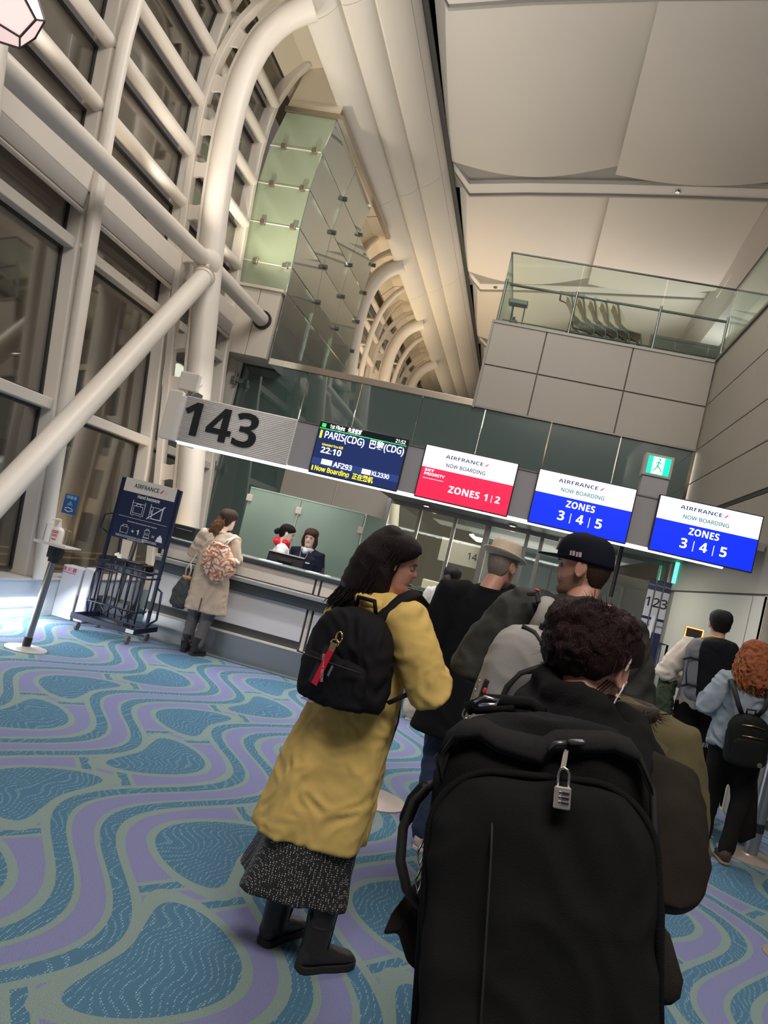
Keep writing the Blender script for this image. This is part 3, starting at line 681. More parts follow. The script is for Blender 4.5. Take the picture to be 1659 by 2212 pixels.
text('143', .52, mat('sign_black', (.008, .009, .012), .5), rp, (-3.47, SY-.045, 2.495), name='gate_number', world=True, off=.016, ext=.006, width=.88)
br = empty('sign_bracket', (-4.02, SY, 2.2), label='white end housing bracket at the left end of the sign beam', cat='bracket')
MB().box(-4.0, SY-.02, 2.24, -3.94, SY+.5, 2.76).build('end_cap', ribm, br, world=True, bevel=.01)
MB().box(-4.16, SY-.02, 2.24, -3.99, SY+.05, 2.80).build('side_housing', white_steel, br, world=True, bevel=.012)
MB().tube([(-4.02, SY+.2, 2.8), (-3.96, SY+.22, 2.86), (-3.93, SY+.2, 2.98)], .006, 6).tube([(-4.06, SY+.2, 2.8), (-4.0, SY+.22, 2.84), (-3.90, SY+.2, 2.95)], .005, 6).build('cable', steel, br, world=True, smooth=True)
e = empty('access_point', (-4.05, SY+.25, 2.85), label='white square wireless box mounted above the left end of the sign beam', cat='network box')
MB().box(-4.17, SY+.15, 2.85, -3.93, SY+.22, 3.06).build('body', mat('off_white', (.66, .63, .58), .45), e, world=True, bevel=.015)
MB().box(-4.05, SY+.2, 2.74, -4.0, SY+.5, 2.88).build('arm', steel, e, world=True)

W_ = mat('screen_white', (.95, .96, 1), .4, emit=1.05, ecol=(.94, .97, 1))
RED = mat('screen_red', (.85, .02, .08), .4, emit=.88, ecol=(.88, .012, .06))
BLU = mat('screen_blue', (.0, .02, .7), .4, emit=.95, ecol=(.0, .022, .80))
WT = mat('screen_text_white', (1, 1, 1), emit=1.25, ecol=(1, 1, 1))
NAVYT = mat('logo_navy', (.02, .03, .2), .5, emit=.10, ecol=(.06, .08, .35))
TEALT = mat('text_teal', (.01, .14, .17), .5, emit=.22, ecol=(.02, .55, .6))
REDT = mat('logo_red', (.8, .02, .05), .5, emit=.7, ecol=(.9, .02, .05))
YEL = mat('text_yellow', (1, .85, 0), .5, emit=1.0, ecol=(1, .86, .02))
GRN = mat('text_green', (.05, .9, .15), .5, emit=.9, ecol=(.05, .9, .15))
NAV = mat('screen_navy', (.01, .02, .09), .3, emit=.45, ecol=(.022, .045, .19))
NAV2 = mat('screen_navy_band', (.02, .04, .16), .3, emit=.5, ecol=(.04, .08, .30))
MW, MH = .985, .565
def monitor(x0, label):
    z1 = 2.802; z0 = z1-MH
    e = empty('display_screen', (x0+MW/2, SY-.03, z0), label=label, cat='screen')
    MB().box(x0, SY-.055, z0, x0+MW, SY-.0, z1).build('bezel', black, e, world=True, bevel=.004)
    P = lambda u, v, d=.058: (x0+u*MW, SY-d, z1-v*MH)
    def rect(u0, v0, u1, v1, m, name, d=.0565):
        a = P(u0, v0, d); b = P(u1, v1, d); return MB().box(a[0], a[1], b[2], b[0], a[1]+.002, a[2]).build(name, m, e, world=True)
    def tx(s_, u, v, h, m, w=None, off=0, align='CENTER', name='lettering'):
        return text(s_, h*MH*1.38, m, e, P(u, v, .0585), name=name, world=True, off=off*MH, align=align, width=(w*MW if w else None), ext=.0005)
    def logo(u, v):
        tx('AIRFRANCE', u, v, .066, NAVYT, w=.40, off=.004)
        a = P(u+.235, v, .0585)
        MB().prism([(a[0]-.018, a[2]-.013), (a[0]-.002, a[2]-.013), (a[0]+.026, a[2]+.016), (a[0]+.010, a[2]+.016)], 'y', a[1]-.0006, a[1]).build('logo_stroke', REDT, e, world=True)
        a = P(u+.30, v, .0585)
        MB().tube([(a[0]+.012*math.cos(t), a[1], a[2]+.012*math.sin(t)) for t in [i*.6 for i in range(9)]], .0012, 4).tube([(a[0]-.010, a[1], a[2]), (a[0]+.010, a[1], a[2]+.002)], .0018, 4).build('logo_emblem', mat('emblem_pale', (.5, .8, .8), emit=.7, ecol=(.6, .85, .85)), e, world=True)
    return e, rect, tx, logo, P
# flight information
e, rect, tx, logo, P = monitor(-2.365, 'dark blue flight display reading PARIS(CDG) 22:10')
rect(.012, .02, .988, .98, NAV, 'display')
rect(.012, .02, .988, .125, mat('screen_dark', (.004, .008, .01), .3, emit=.1, ecol=(.02, .04, .05)), 'header_band', .057)
rect(.012, .125, .988, .138, GRN, 'green_rule', .0575)
rect(.03, .035, .075, .105, GRN, 'gate_icon', .0575)
rect(.012, .70, .988, .83, NAV2, 'code_band', .057)
rect(.03, .17, .055, .32, YEL, 'yellow_bar', .0575); rect(.03, .855, .045, .945, YEL, 'yellow_bar', .0575)
tx('1st Flight   先发航班', .12, .072, .072, WT, .36, .002, 'LEFT'); tx('21:52', .86, .075, .065, WT, .11, .001, 'LEFT')
tx('PARIS(CDG)  巴黎(CDG)', .08, .245, .13, WT, .89, .003, 'LEFT')
tx('Scheduled Time 出发', .08, .43, .04, YEL, .24, .001, 'LEFT')
tx('22:10', .08, .54, .115, WT, .23, .004, 'LEFT')
rect(.12, .70, .24, .80, W_, 'airline_tag', .0578); rect(.58, .715, .68, .81, W_, 'airline_tag', .0578)
tx('AF293', .26, .765, .095, WT, .21, .003, 'LEFT'); tx('KL2330', .69, .77, .08, WT, .19, .002, 'LEFT')
tx('Now Boarding  正在登机', .06, .90, .088, YEL, .66, .003, 'LEFT')
# red sky priority
e, rect, tx, logo, P = monitor(-1.195, 'red and white display reading SKY PRIORITY ZONES 1 and 2')
rect(.012, .02, .988, .42, W_, 'display_top'); rect(.012, .42, .988, .98, RED, 'display_bottom')
logo(.44, .165); tx('NOW BOARDING', .47, .32, .068, NAVYT, .42, .0020)
tx('SKY', .05, .475, .05, WT, .10, .006, 'LEFT'); tx('PRIORITY', .05, .545, .05, WT, .22, .006, 'LEFT'); rect(.05, .62, .27, .627, WT, 'rule', .0575)
tx('ZONES', .51, .745, .125, WT, .33, .010); tx('1', .745, .745, .125, WT, None, .012); tx('2', .865, .745, .125, WT, None, .010); rect(.800, .68, .806, .81, WT, 'divider', .0578)
for x0, lb in ((-.005, 'blue and white display reading ZONES 3 4 5, left of the two'), (1.195, 'rightmost blue and white display reading ZONES 3 4 5')):
    e, rect, tx, logo, P = monitor(x0, lb)
    rect(.012, .02, .988, .415, W_, 'display_top'); rect(.012, .415, .988, .98, BLU, 'display_bottom')
    logo(.42, .145); tx('NOW BOARDING', .48, .30, .068, TEALT, .44, .0020)
    tx('ZONES', .49, .535, .12, WT, .29, .010)
    for u, ch in ((.32, '3'), (.51, '4'), (.70, '5')): tx(ch, u, .765, .17, WT, None, .013)
    rect(.412, .68, .418, .86, WT, 'divider', .0578); rect(.602, .68, .608, .86, WT, 'divider', .0578)
# emergency exit light on its pedestal
ex = empty('exit_sign', (1.12, SY+.1, 2.76), label='square green and white running-man exit light standing on the sign beam', cat='exit sign')
MB().box(1.0, SY-.0, 2.76, 1.26, SY+.16, 2.965).build('pedestal', mat('pedestal', (.36, .34, .36), .4), ex, world=True, bevel=.004)
MB().box(.985, SY-.02, 2.965, 1.265, SY+.14, 3.19).build('housing', mat('exit_housing', (.42, .41, .37), .5), ex, world=True, bevel=.008)
MB().box(1.02, SY-.025, 2.99, 1.235, SY-.02, 3.165).build('green_face', mat('exit_green', (0, .8, .4), emit=1.1, ecol=(.0, .80, .42)), ex, world=True)
MB().box(1.065, SY-.027, 2.992, 1.175, SY-.025, 3.163).build('white_door', mat('exit_white', (.9, 1, .95), emit=1.1, ecol=(.85, 1, .93)), ex, world=True)
g = MB(); yy = SY-.03; gm = MATS['exit_green']
g.ball((1.128, yy, 3.140), .011, 6, (1, .2, 1))
for a, b, r_ in (((1.125, 3.12), (1.115, 3.075), .007), ((1.115, 3.075), (1.145, 3.05), .006), ((1.145, 3.05), (1.165, 3.015), .005), ((1.115, 3.075), (1.10, 3.04), .006), ((1.10, 3.04), (1.075, 3.02), .005), ((1.125, 3.115), (1.15, 3.10), .005), ((1.122, 3.115), (1.095, 3.10), .005)):
    g.tube([(a[0], yy, a[1]), (b[0], yy, b[1])], r_, 6)
g.build('running_figure', mat('exit_figure', (.0, .55, .3), emit=.5, ecol=(.0, .6, .35)), ex, world=True)
for x, z, y, lb in ((2.335, 2.33, 12.33, 'small vertical green indicator light on the right wall'),):
    o = MB().box(2.31, y-.02, 2.18, 2.35, y+.08, 2.50).build('indicator_light', mat('teal_led', (.1, .9, .6), emit=1.6, ecol=(.12, .95, .62))); tag(o, lb, 'light')
o = empty('hanging_pole', (1.1, 9.6, 1.6), label='black vertical pole hanging from the gate soffit above the cap', cat='pole')
MB().tube([(1.15, 9.6, 2.5), (1.15, 9.6, 1.72)], .028, 12).build('tube', black, o, world=True, smooth=True, auto=50); MB().lathe([(.07, 0), (.07, .02)], (1.15, 9.6, 2.48)).build('flange', black, o, world=True)
# numbered group boards
nav = mat('navy_paint', (.012, .022, .07), .4)
for i, (x, y, ln) in enumerate(((1.50, 9.1, '1'), (1.585, 9.1, '2'), (1.67, 9.1, '3'))):
    e = empty('group_board', (x, y, 0), label='dark blue boarding-group board bearing the number %s' % {'1': '1, leftmost of the three', '2': '2, in the middle', '3': '3, on the right'}[ln], cat='board', group='numbered boarding-group boards')
    MB().box(x-.038, y, .55, x+.038, y+.02, 2.02).build('panel', nav, e, world=True, bevel=.008)
    MB().box(x-.034, y-.003, 1.60, x+.034, y, 1.90).build('number_card', mat('card_white', (.62, .62, .62), .5), e, world=True)
    text(ln, .14, black, e, (x, y-.005, 1.76), world=True, off=.003)
    MB().box(x-.034, y-.003, 1.44, x+.034, y, 1.57).build('logo_card', mat('card_grey', (.55, .56, .58), .5), e, world=True)
    text('ANA', .03, nav, e, (x, y-.005, 1.51), world=True, off=.001)
    text('Group', .022, MATS['card_white'], e, (x, y-.005, 1.96), world=True)
    MB().box(x-.04, y-.12, 0, x+.04, y+.12, .02).tube([(x, y+.01, 0), (x, y+.01, .56)], .012, 8).build('stand', black, e, world=True)
e = empty('cart_handle', (1.72, 9.0, 0), label='dark blue tubular cart handle beside the numbered boards', cat='cart')
MB().tube([(1.69, 8.9, .1), (1.69, 8.9, 1.30), (1.69, 9.0, 1.34), (1.80, 9.1, 1.34), (1.80, 9.12, .1)], .014, 8).build('frame', nav, e, world=True, smooth=True)
MB().box(1.66, 8.7, .08, 1.84, 9.2, .12).build('base', nav, e, world=True); 
for dy in (8.75, 9.15): MB().tube([(1.68, dy, .04), (1.82, dy, .04)], .04, 10).build('wheel', black, e, world=True, smooth=True, auto=40)
o = empty('white_post', (1.62, 8.6, 0), label='white narrow panel leaning before the numbered boards', cat='panel')
MB().obox((1.52, 8.95, .9), (1.58, 9.0, 1.62), .05, .02).build('board', mat('card_white', (.62, .62, .62)), o, world=True, bevel=.004)
MB().box(1.50, 8.93, 0, 1.56, 8.99, .9).build('foot', steel, o, world=True)
# boarding gate readers with glowing orange rings
orange = mat('orange_led', (1, .15, .02), emit=9, ecol=(1, .16, .03))
for i, (x, z, lb) in enumerate(((1.03, 1.62, 'boarding-pass reader glowing orange above the dark bun of hair'), (1.92, 1.60, 'boarding-pass reader glowing orange before the white-shirted man'))):
    y = 8.5; e = empty('pass_reader', (x, y, 0), label=lb, cat='reader')
    MB().box(x-.10, y, 0, x+.10, y+.5, 1.05).build('pedestal', mat('reader_grey', (.42, .42, .42), .4), e, world=True, bevel=.02)
    MB().box(x-.03, y+.1, 1.05, x+.03, y+.16, 1.5).build('neck', MATS['reader_grey'], e, world=True)
    MB().box(x-.09, y+.05, z-.14, x+.09, y+.09, z).build('display', black, e, world=True, bevel=.01)
    MB().tube([(x-.085, y+.045, z-.13), (x-.085, y+.045, z-.008), (x+.085, y+.045, z-.008), (x+.085, y+.045, z-.13)], .006, 6).build('glow_ring', orange, e, world=True)

# ------------------------------------------------------------------ counter
CY = 8.5; CL, CR = -4.02, -1.50
ct = empty('check_in_counter', (-2.7, CY, 0), label='long white and dark-banded gate counter with steel kick plate under the sign', cat='counter')
cw = mat('counter_white', (.60, .57, .57), .35); cb = mat('counter_beige', (.56, .50, .44), .4); dk = mat('counter_dark', (.035, .040, .045), .35)
segs = ((CL, -2.14), (-2.05, CR))
for a, b in segs:
    MB().box(a, CY, .945, b, CY+.05, 1.115).build('upper_panel', cb, ct, world=True, bevel=.004)
    MB().box(a, CY-.045, .395, b, CY+.02, .775).build('lower_panel', cw, ct, world=True, bevel=.006)
for u, (a, b) in (('u', (-2.115, -2.075)),):
    MB().box(a, CY, .945, b, CY+.05, 1.115).box(a, CY-.045, .30, b, CY+.02, .775).build('seam_strip', cb, ct, world=True)
MB().box(CL, CY+.01, .0, CR, CY+.75, 1.12).build('carcass', dk, ct, world=True)
MB().box(CL-.02, CY-.03, 1.118, CR+.02, CY+.22, 1.165).build('top_edge', dk, ct, world=True, bevel=.006)
MB().box(CL-.02, CY-.025, 1.165, CR+.02, CY+.30, 1.18).build('worktop', mat('counter_top_stone', (.40, .44, .44), .12), ct, world=True, bevel=.004)
MB().box(CL, CY-.12, .885, CR, CY+.02, .935).build('shelf', mat('shelf_grey', (.28, .27, .26), .4), ct, world=True, bevel=.008)
MB().box(CL, CY-.10, .775, CR, CY+.0, .885).build('shelf_fascia', dk, ct, world=True, bevel=.006)
MB().box(CL, CY-.03, .30, CR, CY+.02, .395).build('lower_band', mat('band_dark', (.06, .055, .05), .5), ct, world=True)
MB().box(CL+.02, CY-.06, .0, CR, CY+.0, .285).build('kick_plate', steel, ct, world=True, bevel=.006)
MB().box(CL, CY-.075, .285, CR, CY, .305).build('kick_cap', cream, ct, world=True)
o = MB().box(-2.86, CY+.04, 1.180, -2.62, CY+.22, 1.184).build('paper_sheet', mat('paper', (.75, .75, .72), .7)); tag(o, 'white paper sheets lying on the counter near the dark monitor', 'paper')
o = MB().box(-2.28, CY+.02, 1.180, -2.02, CY+.2, 1.184).build('paper_sheet', MATS['paper']); tag(o, 'flat white papers on the counter right of the monitor', 'paper')
e = empty('pen_stand', (-2.1, CY+.13, 1.18), label='small black stand on the counter right of the monitor', cat='stand')
MB().box(-2.14, CY+.1, 1.184, -2.08, CY+.16, 1.20).box(-2.125, CY+.12, 1.20, -2.095, CY+.14, 1.25).build('body', black, e, world=True, bevel=.004)
# monitors on the staff side
def desk_monitor(x, y, z, wd, ht, label, tilt=.12):
    e = empty('monitor', (x, y, z-.2), label=label, cat='monitor')
    MB().sheet([(x-wd/2, y, z), (x+wd/2, y, z), (x+wd/2, y+tilt*ht, z+ht), (x-wd/2, y+tilt*ht, z+ht)], .035, (0, 1, -tilt)).build('case', black, e, world=True, bevel=.006)
    MB().sheet([(x-wd/2-.004, y-.004, z+ht-.012), (x+wd/2+.004, y-.004, z+ht-.012), (x+wd/2+.004, y+tilt*ht, z+ht), (x-wd/2-.004, y+tilt*ht, z+ht)], .04, (0, 1, 0)).build('rim', mat('silver_rim', (.45, .46, .48), .3, .6), e, world=True)
    MB().box(x-.09, y-.012, z+ht*.62, x+.09, y+.02, z+ht*.72).build('vent', blackm, e, world=True, bevel=.003)
    MB().box(x-.03, y+.03, z-.35, x+.03, y+.06, z+.1).box(x-.1, y-.03, z-.36, x+.1, y+.12, z-.34).build('stand', black, e, world=True)
    return e
desk_monitor(-2.68, 8.98, 1.03, .44, .27, 'black flat monitor seen from behind, in front of the two staff')
e = empty('printer', (-3.9, 8.8, 1.18), label='black printer box on the left end of the counter', cat='printer')
MB().box(-4.0, 8.62, 1.181, -3.72, 8.78, 1.34).build('body', black, e, world=True, bevel=.01); MB().box(-3.96, 8.612, 1.29, -3.76, 8.62, 1.297).build('slot', MATS['silver_rim'], e, world=True)
e = empty('scanner', (-3.58, 8.7, 1.18), label='low dark scanner with a silver lip beside the black printer', cat='scanner')
MB().box(-3.68, 8.66, 1.181, -3.50, 8.78, 1.29).build('body', mat('brown_black', (.04, .03, .025), .4), e, world=True, bevel=.01); MB().box(-3.64, 8.645, 1.235, -3.50, 8.66, 1.25).build('lip', MATS['silver_rim'], e, world=True)
# glass screen behind the staff
gs = empty('glass_screen', (-2.9, 9.95, 0), label='pale green glass screen on clamps behind the two gate staff', cat='screen')
for a, b in ((-3.68, -2.96), (-2.94, -2.06)):
    MB().box(a, 9.95, .85, b, 9.962, 2.02).build('glass_pane', screenglass, gs, world=True)
MB().sheet([(-2.04, 9.95, .85), (-1.84, 10.25, .85), (-1.84, 10.25, 2.02), (-2.04, 9.95, 2.02)], .012, (1, -.6, 0)).build('glass_pane', screenglass, gs, world=True)
MB().box(-3.68, 9.945, 2.015, -2.05, 9.967, 2.03).build('top_edge', mat('glass_edge_pale', (.35, .45, .40), .3), gs, world=True)
for x, z in ((-3.66, 1.88), (-2.95, 1.86), (-2.07, 1.80), (-2.07, 1.12), (-3.66, 1.10), (-2.95, 1.10)):
    MB().box(x-.04, 9.92, z-.045, x+.04, 9.99, z+.045).build('clamp', mat('clamp_beige', (.50, .44, .38), .4), gs, world=True, bevel=.006)
for x in (-3.66, -2.95, -2.07): MB().box(x-.02, 9.965, 0, x+.02, 10.0, 2.0 if x > -2.5 else 1.15).build('post', mat('post_pale', (.45, .47, .43), .4, .3), gs, world=True)
bc = MB().box(-3.7, 9.75, 0, -2.0, 9.94, .85).build('back_counter', mat('back_counter', (.25, .25, .24), .5), bevel=.01); tag(bc, 'low cabinet run below the pale green glass screen', 'cabinet')
# partition door bits beside the arch
e = empty('door_mullion', (-4.5, 12.9, 0), label='beige door frame with grey closer brackets right of the big arch column', cat='door frame')
MB().box(-5.72, 12.85, 0, -5.50, 12.95, 4.3).build('jamb', white_steel, e, world=True, bevel=.01)
for z in (3.95, 2.35):
    MB().box(-5.56, 12.7, z-.06, -5.42, 12.86, z+.02).box(-5.5, 12.68, z-.12, -5.46, 12.8, z+.10).build('closer', mat('closer_grey', (.25, .24, .23), .4, .5), e, world=True, bevel=.005)

# ------------------------------------------------------------------ baggage sizer trolley
TY = 8.02
tr = empty('baggage_sizer', (-4.0, TY, 0), label='dark blue hand-baggage sizer trolley with a sign board left of the counter', cat='trolley')
npn = mat('navy_powder', (.006, .010, .035), .4)
for x in (-4.44, -3.74):
    MB().obox((x, TY, .14), (x, TY, 1.72), .035, .035, (1, 0, 0)).build('upright', npn, tr, world=True, bevel=.004)
MB().box(-4.42, TY-.02, 1.05, -3.76, TY+.005, 1.73).build('sign_board', mat('board_navy', (.009, .016, .055), .4), tr, world=True, bevel=.004)
sbz = MB().box(-4.40, TY-.026, 1.58, -3.78, TY-.02, 1.73).build('header_card', mat('header_cream', (.62, .58, .50), .5), tr, world=True)
wt = mat('print_white', (.75, .75, .75), .6)
text('AIRFRANCE', .062, mat('print_navy', (.02, .03, .12), .6), tr, (-4.13, TY-.028, 1.655), width=.30, off=.001, world=True)
MB().prism([(-3.965, 1.635), (-3.950, 1.635), (-3.925, 1.675), (-3.94, 1.675)], 'y', TY-.028, TY-.026).build('logo_stroke', mat('print_red', (.6, .02, .04), .6), tr, world=True)
MB().tube([(-3.89+.014*math.cos(t), TY-.027, 1.655+.014*math.sin(t)) for t in [i*.6 for i in range(9)]], .0013, 4).build('logo_emblem', mat('print_grey', (.3, .3, .33), .6), tr, world=True)
text('Hand baggage', .05, wt, tr, (-4.08, TY-.022, 1.545), width=.27, off=.001, world=True)
def lines(segs, r_=.0032, name='pictogram', m=wt):
    g = MB()
    for s_ in segs:
        g.tube([(a, TY-.0225, b) for a, b in s_], r_, 4)
    return g.build(name, m, tr, world=True)
def rr(x0, z0, x1, z1): return [(x0, z0), (x1, z0), (x1, z1), (x0, z1), (x0, z0)]
lines([rr(-4.23, 1.36, -4.12, 1.44), [(-4.20, 1.44), (-4.20, 1.465), (-4.15, 1.465), (-4.15, 1.44)], [(-4.25, 1.50), (-4.25, 1.34), (-4.10, 1.34), (-4.10, 1.50)], [(-4.23, 1.325), (-4.22, 1.325)], [(-4.13, 1.325), (-4.12, 1.325)], [(-4.25, 1.47), (-4.10, 1.47)]])
lines([rr(-4.00, 1.345, -3.89, 1.47), [(-4.03, 1.50), (-4.03, 1.34), (-3.88, 1.34), (-3.88, 1.50)], [(-4.03, 1.47), (-3.88, 1.47)], rr(-4.015, 1.39, -4.0, 1.43)]); lines([[(-4.05, 1.33), (-3.86, 1.50)]], .006)
lines([[(-4.38, 1.30), (-3.79, 1.30)]], .002, 'rule')
text('Dimensions not to exceed for cabin baggage', .02, wt, tr, (-4.08, TY-.022, 1.255), width=.36, world=True)
lines([rr(-4.32, 1.12, -4.23, 1.19), [(-4.30, 1.19), (-4.30, 1.21), (-4.25, 1.21), (-4.25, 1.19)], rr(-4.03, 1.17, -3.97, 1.205), [(-4.015, 1.205), (-4.015, 1.22), (-3.985, 1.22), (-3.985, 1.205)], rr(-4.03, 1.125, -3.97, 1.155), [(-4.04, 1.12), (-3.96, 1.12)], rr(-4.03, 1.075, -3.98, 1.10)], .0026)
MB().prism([(-3.88, 1.11), (-3.80, 1.11), (-3.815, 1.165), (-3.83, 1.17), (-3.83, 1.185), (-3.85, 1.185), (-3.85, 1.17), (-3.865, 1.165)], 'y', TY-.024, TY-.02).build('pictogram', wt, tr, world=True)
text('+ 1', .075, wt, tr, (-4.14, TY-.022, 1.155), off=.003, world=True); text('=', .07, wt, tr, (-3.92, TY-.022, 1.15), off=.003, world=True)
for k in range(3): text('Customers are informed that their cabin baggage may be weighed', .016, wt, tr, (-4.11+.0*k, TY-.022, 1.092-k*.014 if k == 0 else 1.092-k*.014), width=.50 if k < 2 else .2, world=True)
# basket of bent rods
g = MB()
def rod(pts, name='basket_rod', r_=.009): MB().tube(pts, r_, 8).build(name, npn, tr, world=True, smooth=True)
for z, d in ((.78, .28), (.72, .30)):
    rod([(-4.36, TY, z), (-4.36, TY-d, z), (-3.72, TY-d, z), (-3.72, TY, z)], 'basket_hoop', .011)
rod([(-4.30, TY, .84), (-4.30, TY-.2, .84), (-3.92, TY-.2, .84), (-3.92, TY, .84)], 'basket_hoop', .011)
rod([(-4.36, TY-.02, .34), (-4.36, TY-.26, .34), (-3.78, TY-.26, .34), (-3.78, TY-.02, .34)], 'basket_hoop', .011)
for i in range(8): x = -4.33+i*.08; rod([(x, TY-.28, .78), (x, TY-.26, .34), (x, TY-.24, .22)])
for i in range(5): x = -4.28+i*.12; rod([(x, TY-.02, .80), (x, TY-.02, .3)])
rod([(-4.2, TY-.26, .34), (-4.12, TY-.27, .26), (-4.04, TY-.26, .34)]); rod([(-3.98, TY-.26, .34), (-3.9, TY-.27, .26), (-3.82, TY-.26, .34)])
rod([(-4.46, TY-.02, 1.30), (-4.52, TY-.06, 1.27), (-4.54, TY-.06, 1.12), (-4.46, TY-.02, 1.08)], 'side_handle', .011)
rod([(-3.72, TY-.02, .62), (-3.62, TY-.1, .60), (-3.60, TY-.1, .30), (-3.72, TY-.05, .20)], 'side_handle', .013)
rod([(-4.46, TY-.02, .66), (-4.38, TY-.2, .62), (-4.38, TY-.2, .30), (-4.44, TY-.05, .18)], 'side_handle', .013)
g = MB()
for a, b in (((-4.46, TY+.2), (-3.70, TY+.2)), ((-4.46, TY-.32), (-3.70, TY-.32)), ((-4.44, TY-.32), (-4.44, TY+.2)), ((-3.72, TY-.32), (-3.72, TY+.2))): g.obox((*a, .15), (*b, .15), .03, .06)
g.build('base_frame', npn, tr, world=True, bevel=.004)
MB().box(-3.80, TY-.337, .13, -3.71, TY-.334, .17).build('label_plate', MATS['card_white'], tr, world=True)
for x, y in ((-4.38, TY-.28), (-3.78, TY-.28), (-4.38, TY+.16), (-3.78, TY+.16)):
    wc = MB().tube([(x-.012, y, .045), (x+.012, y, .045)], .045, 14).build('caster', mat('caster_grey', (.12, .11, .11), .5), tr, world=True, smooth=True, auto=40)
    MB().box(x-.018, y-.012, .05, x+.018, y+.03, .13).build('fork', steel, wc)
# ------------------------------------------------------------------ sanitiser stand
ss = empty('sanitiser_stand', (-4.03, 6.37, 0), label='steel post stand with a round foot holding the hand-sanitiser shelf', cat='stand')
MB().lathe([(.18, 0), (.18, .008), (.05, .02), (.03, .03)], (-4.03, 6.37, 0), 32).build('foot_disc', mat('foot_pale', (.55, .52, .5), .3, .3), ss, world=True, smooth=True, auto=30)
MB().tube([(-4.03, 6.37, .1), (-3.99, 6.37, .86)], .032, 16).build('post', steel, ss, world=True, smooth=True, auto=50)
MB().tube([(-4.035, 6.37, .01), (-4.03, 6.37, .11)], .037, 16).build('collar', black, ss, world=True, smooth=True, auto=50)
MB().tube([(-3.99, 6.37, .80), (-3.985, 6.37, .94)], .05, 16).box(-4.05, 6.33, .84, -3.93, 6.41, .95).build('belt_head', black, ss, world=True, bevel=.01)
MB().box(-4.15, 6.24, .955, -3.83, 6.50, .968).box(-4.15, 6.24, .968, -3.83, 6.245, .98).build('shelf', mat('shelf_white', (.62, .58, .55), .4), ss, world=True, bevel=.006)
MB().tube([(-4.10, 6.46, .97), (-4.10, 6.46, 1.13), (-4.10, 6.30, 1.13), (-4.10, 6.30, .97)], .004, 6).tube([(-3.94, 6.46, .97), (-3.94, 6.46, 1.10), (-4.10, 6.46, 1.13)], .004, 6).build('wire_guard', steel, ss, world=True)
MB().obox((-4.0, 6.47, .97), (-3.99, 6.47, 1.30), .012, .004).build('sign_rod', steel, ss, world=True)
e = empty('sanitiser_bottle', (-4.02, 6.37, .968), label='white pump bottle of hand sanitiser with red print', cat='bottle')
wb = mat('bottle_white', (.72, .70, .68), .35)
MB().loft([(.97, -4.02, 6.37, .052, .034), (.98, -4.02, 6.37, .056, .037), (1.09, -4.02, 6.37, .056, .037), (1.11, -4.02, 6.37, .045, .03), (1.12, -4.02, 6.37, .02, .02), (1.14, -4.02, 6.37, .018, .018)], 24, 3).build('bottle', wb, e, smooth=True, world=True, auto=50)
MB().tube([(-4.02, 6.37, 1.13), (-4.02, 6.37, 1.165)], [.018, .014], 12).tube([(-4.02, 6.37, 1.16), (-4.02, 6.37, 1.185)], .007, 8).tube([(-4.02, 6.37, 1.185), (-4.04, 6.35, 1.19), (-4.065, 6.33, 1.178)], .008, 8, round_=True).build('pump', wb, e, smooth=True, world=True, auto=50)
redp = mat('print_red2', (.6, .05, .07), .6)
for z, h, w_ in ((1.085, .008, .06), (1.070, .008, .06), (1.052, .003, .05), (1.044, .003, .05), (1.036, .003, .05), (1.010, .010, .045)):
    MB().box(-4.02-w_/2, 6.3305, z-h/2, -4.02+w_/2, 6.334, z+h/2).build('print_block', redp, e, world=True)
e = empty('sanitiser_sign', (-3.99, 6.46, 1.27), label='small blue sign with a hand and drop above the sanitiser bottle', cat='sign')
MB().box(-4.09, 6.445, 1.25, -3.95, 6.452, 1.43).build('card', mat('sign_blue', (.01, .07, .22), .35, emit=.02, ecol=(.01, .1, .4)), e, world=True, bevel=.003)
text('消毒液', .036, mat('pale_blue_print', (.25, .5, .7), .5), e, (-4.02, 6.443, 1.40), off=.0005, world=True)
MB().prism([(-4.05, 1.33), (-3.99, 1.33), (-4.02, 1.375)], 'y', 6.442, 6.444).build('drop', mat('steel_blue_print', (.10, .25, .40), .5), e, world=True)
MB().tube([(-4.06, 6.443, 1.30), (-4.03, 6.443, 1.31), (-3.99, 6.443, 1.30), (-3.98, 6.443, 1.285), (-4.02, 6.443, 1.27), (-4.06, 6.443, 1.285)], .003, 5).build('hand', wt, e, world=True)
# fire extinguisher box
e = empty('extinguisher_box', (-4.77, 8.15, 0), label='white fire-extinguisher cabinet with slanted red lettering beside the ledge', cat='cabinet')
wbx = mat('box_white', (.62, .62, .66), .35)
b_ = MB()
MB().box(-4.95, 8.12, .0, -4.70, 8.30, .60).build('body', wbx, e, world=True, bevel=.015)
MB().box(-4.69, 8.13, .0, -4.56, 8.34, .63).build('side_wing', mat('wing_white', (.60, .60, .63), .3), e, world=True, bevel=.03, seg=4)
MB().box(-4.69, 8.115, .02, -4.685, 8.13, .30).build('door_gap', black, e, world=True)
text('消 火 器', .05, redp, e, (-4.86, 8.117, .555), world=True, off=.0005); text('Fire Extinguisher', .022, redp, e, (-4.86, 8.117, .52), world=True)
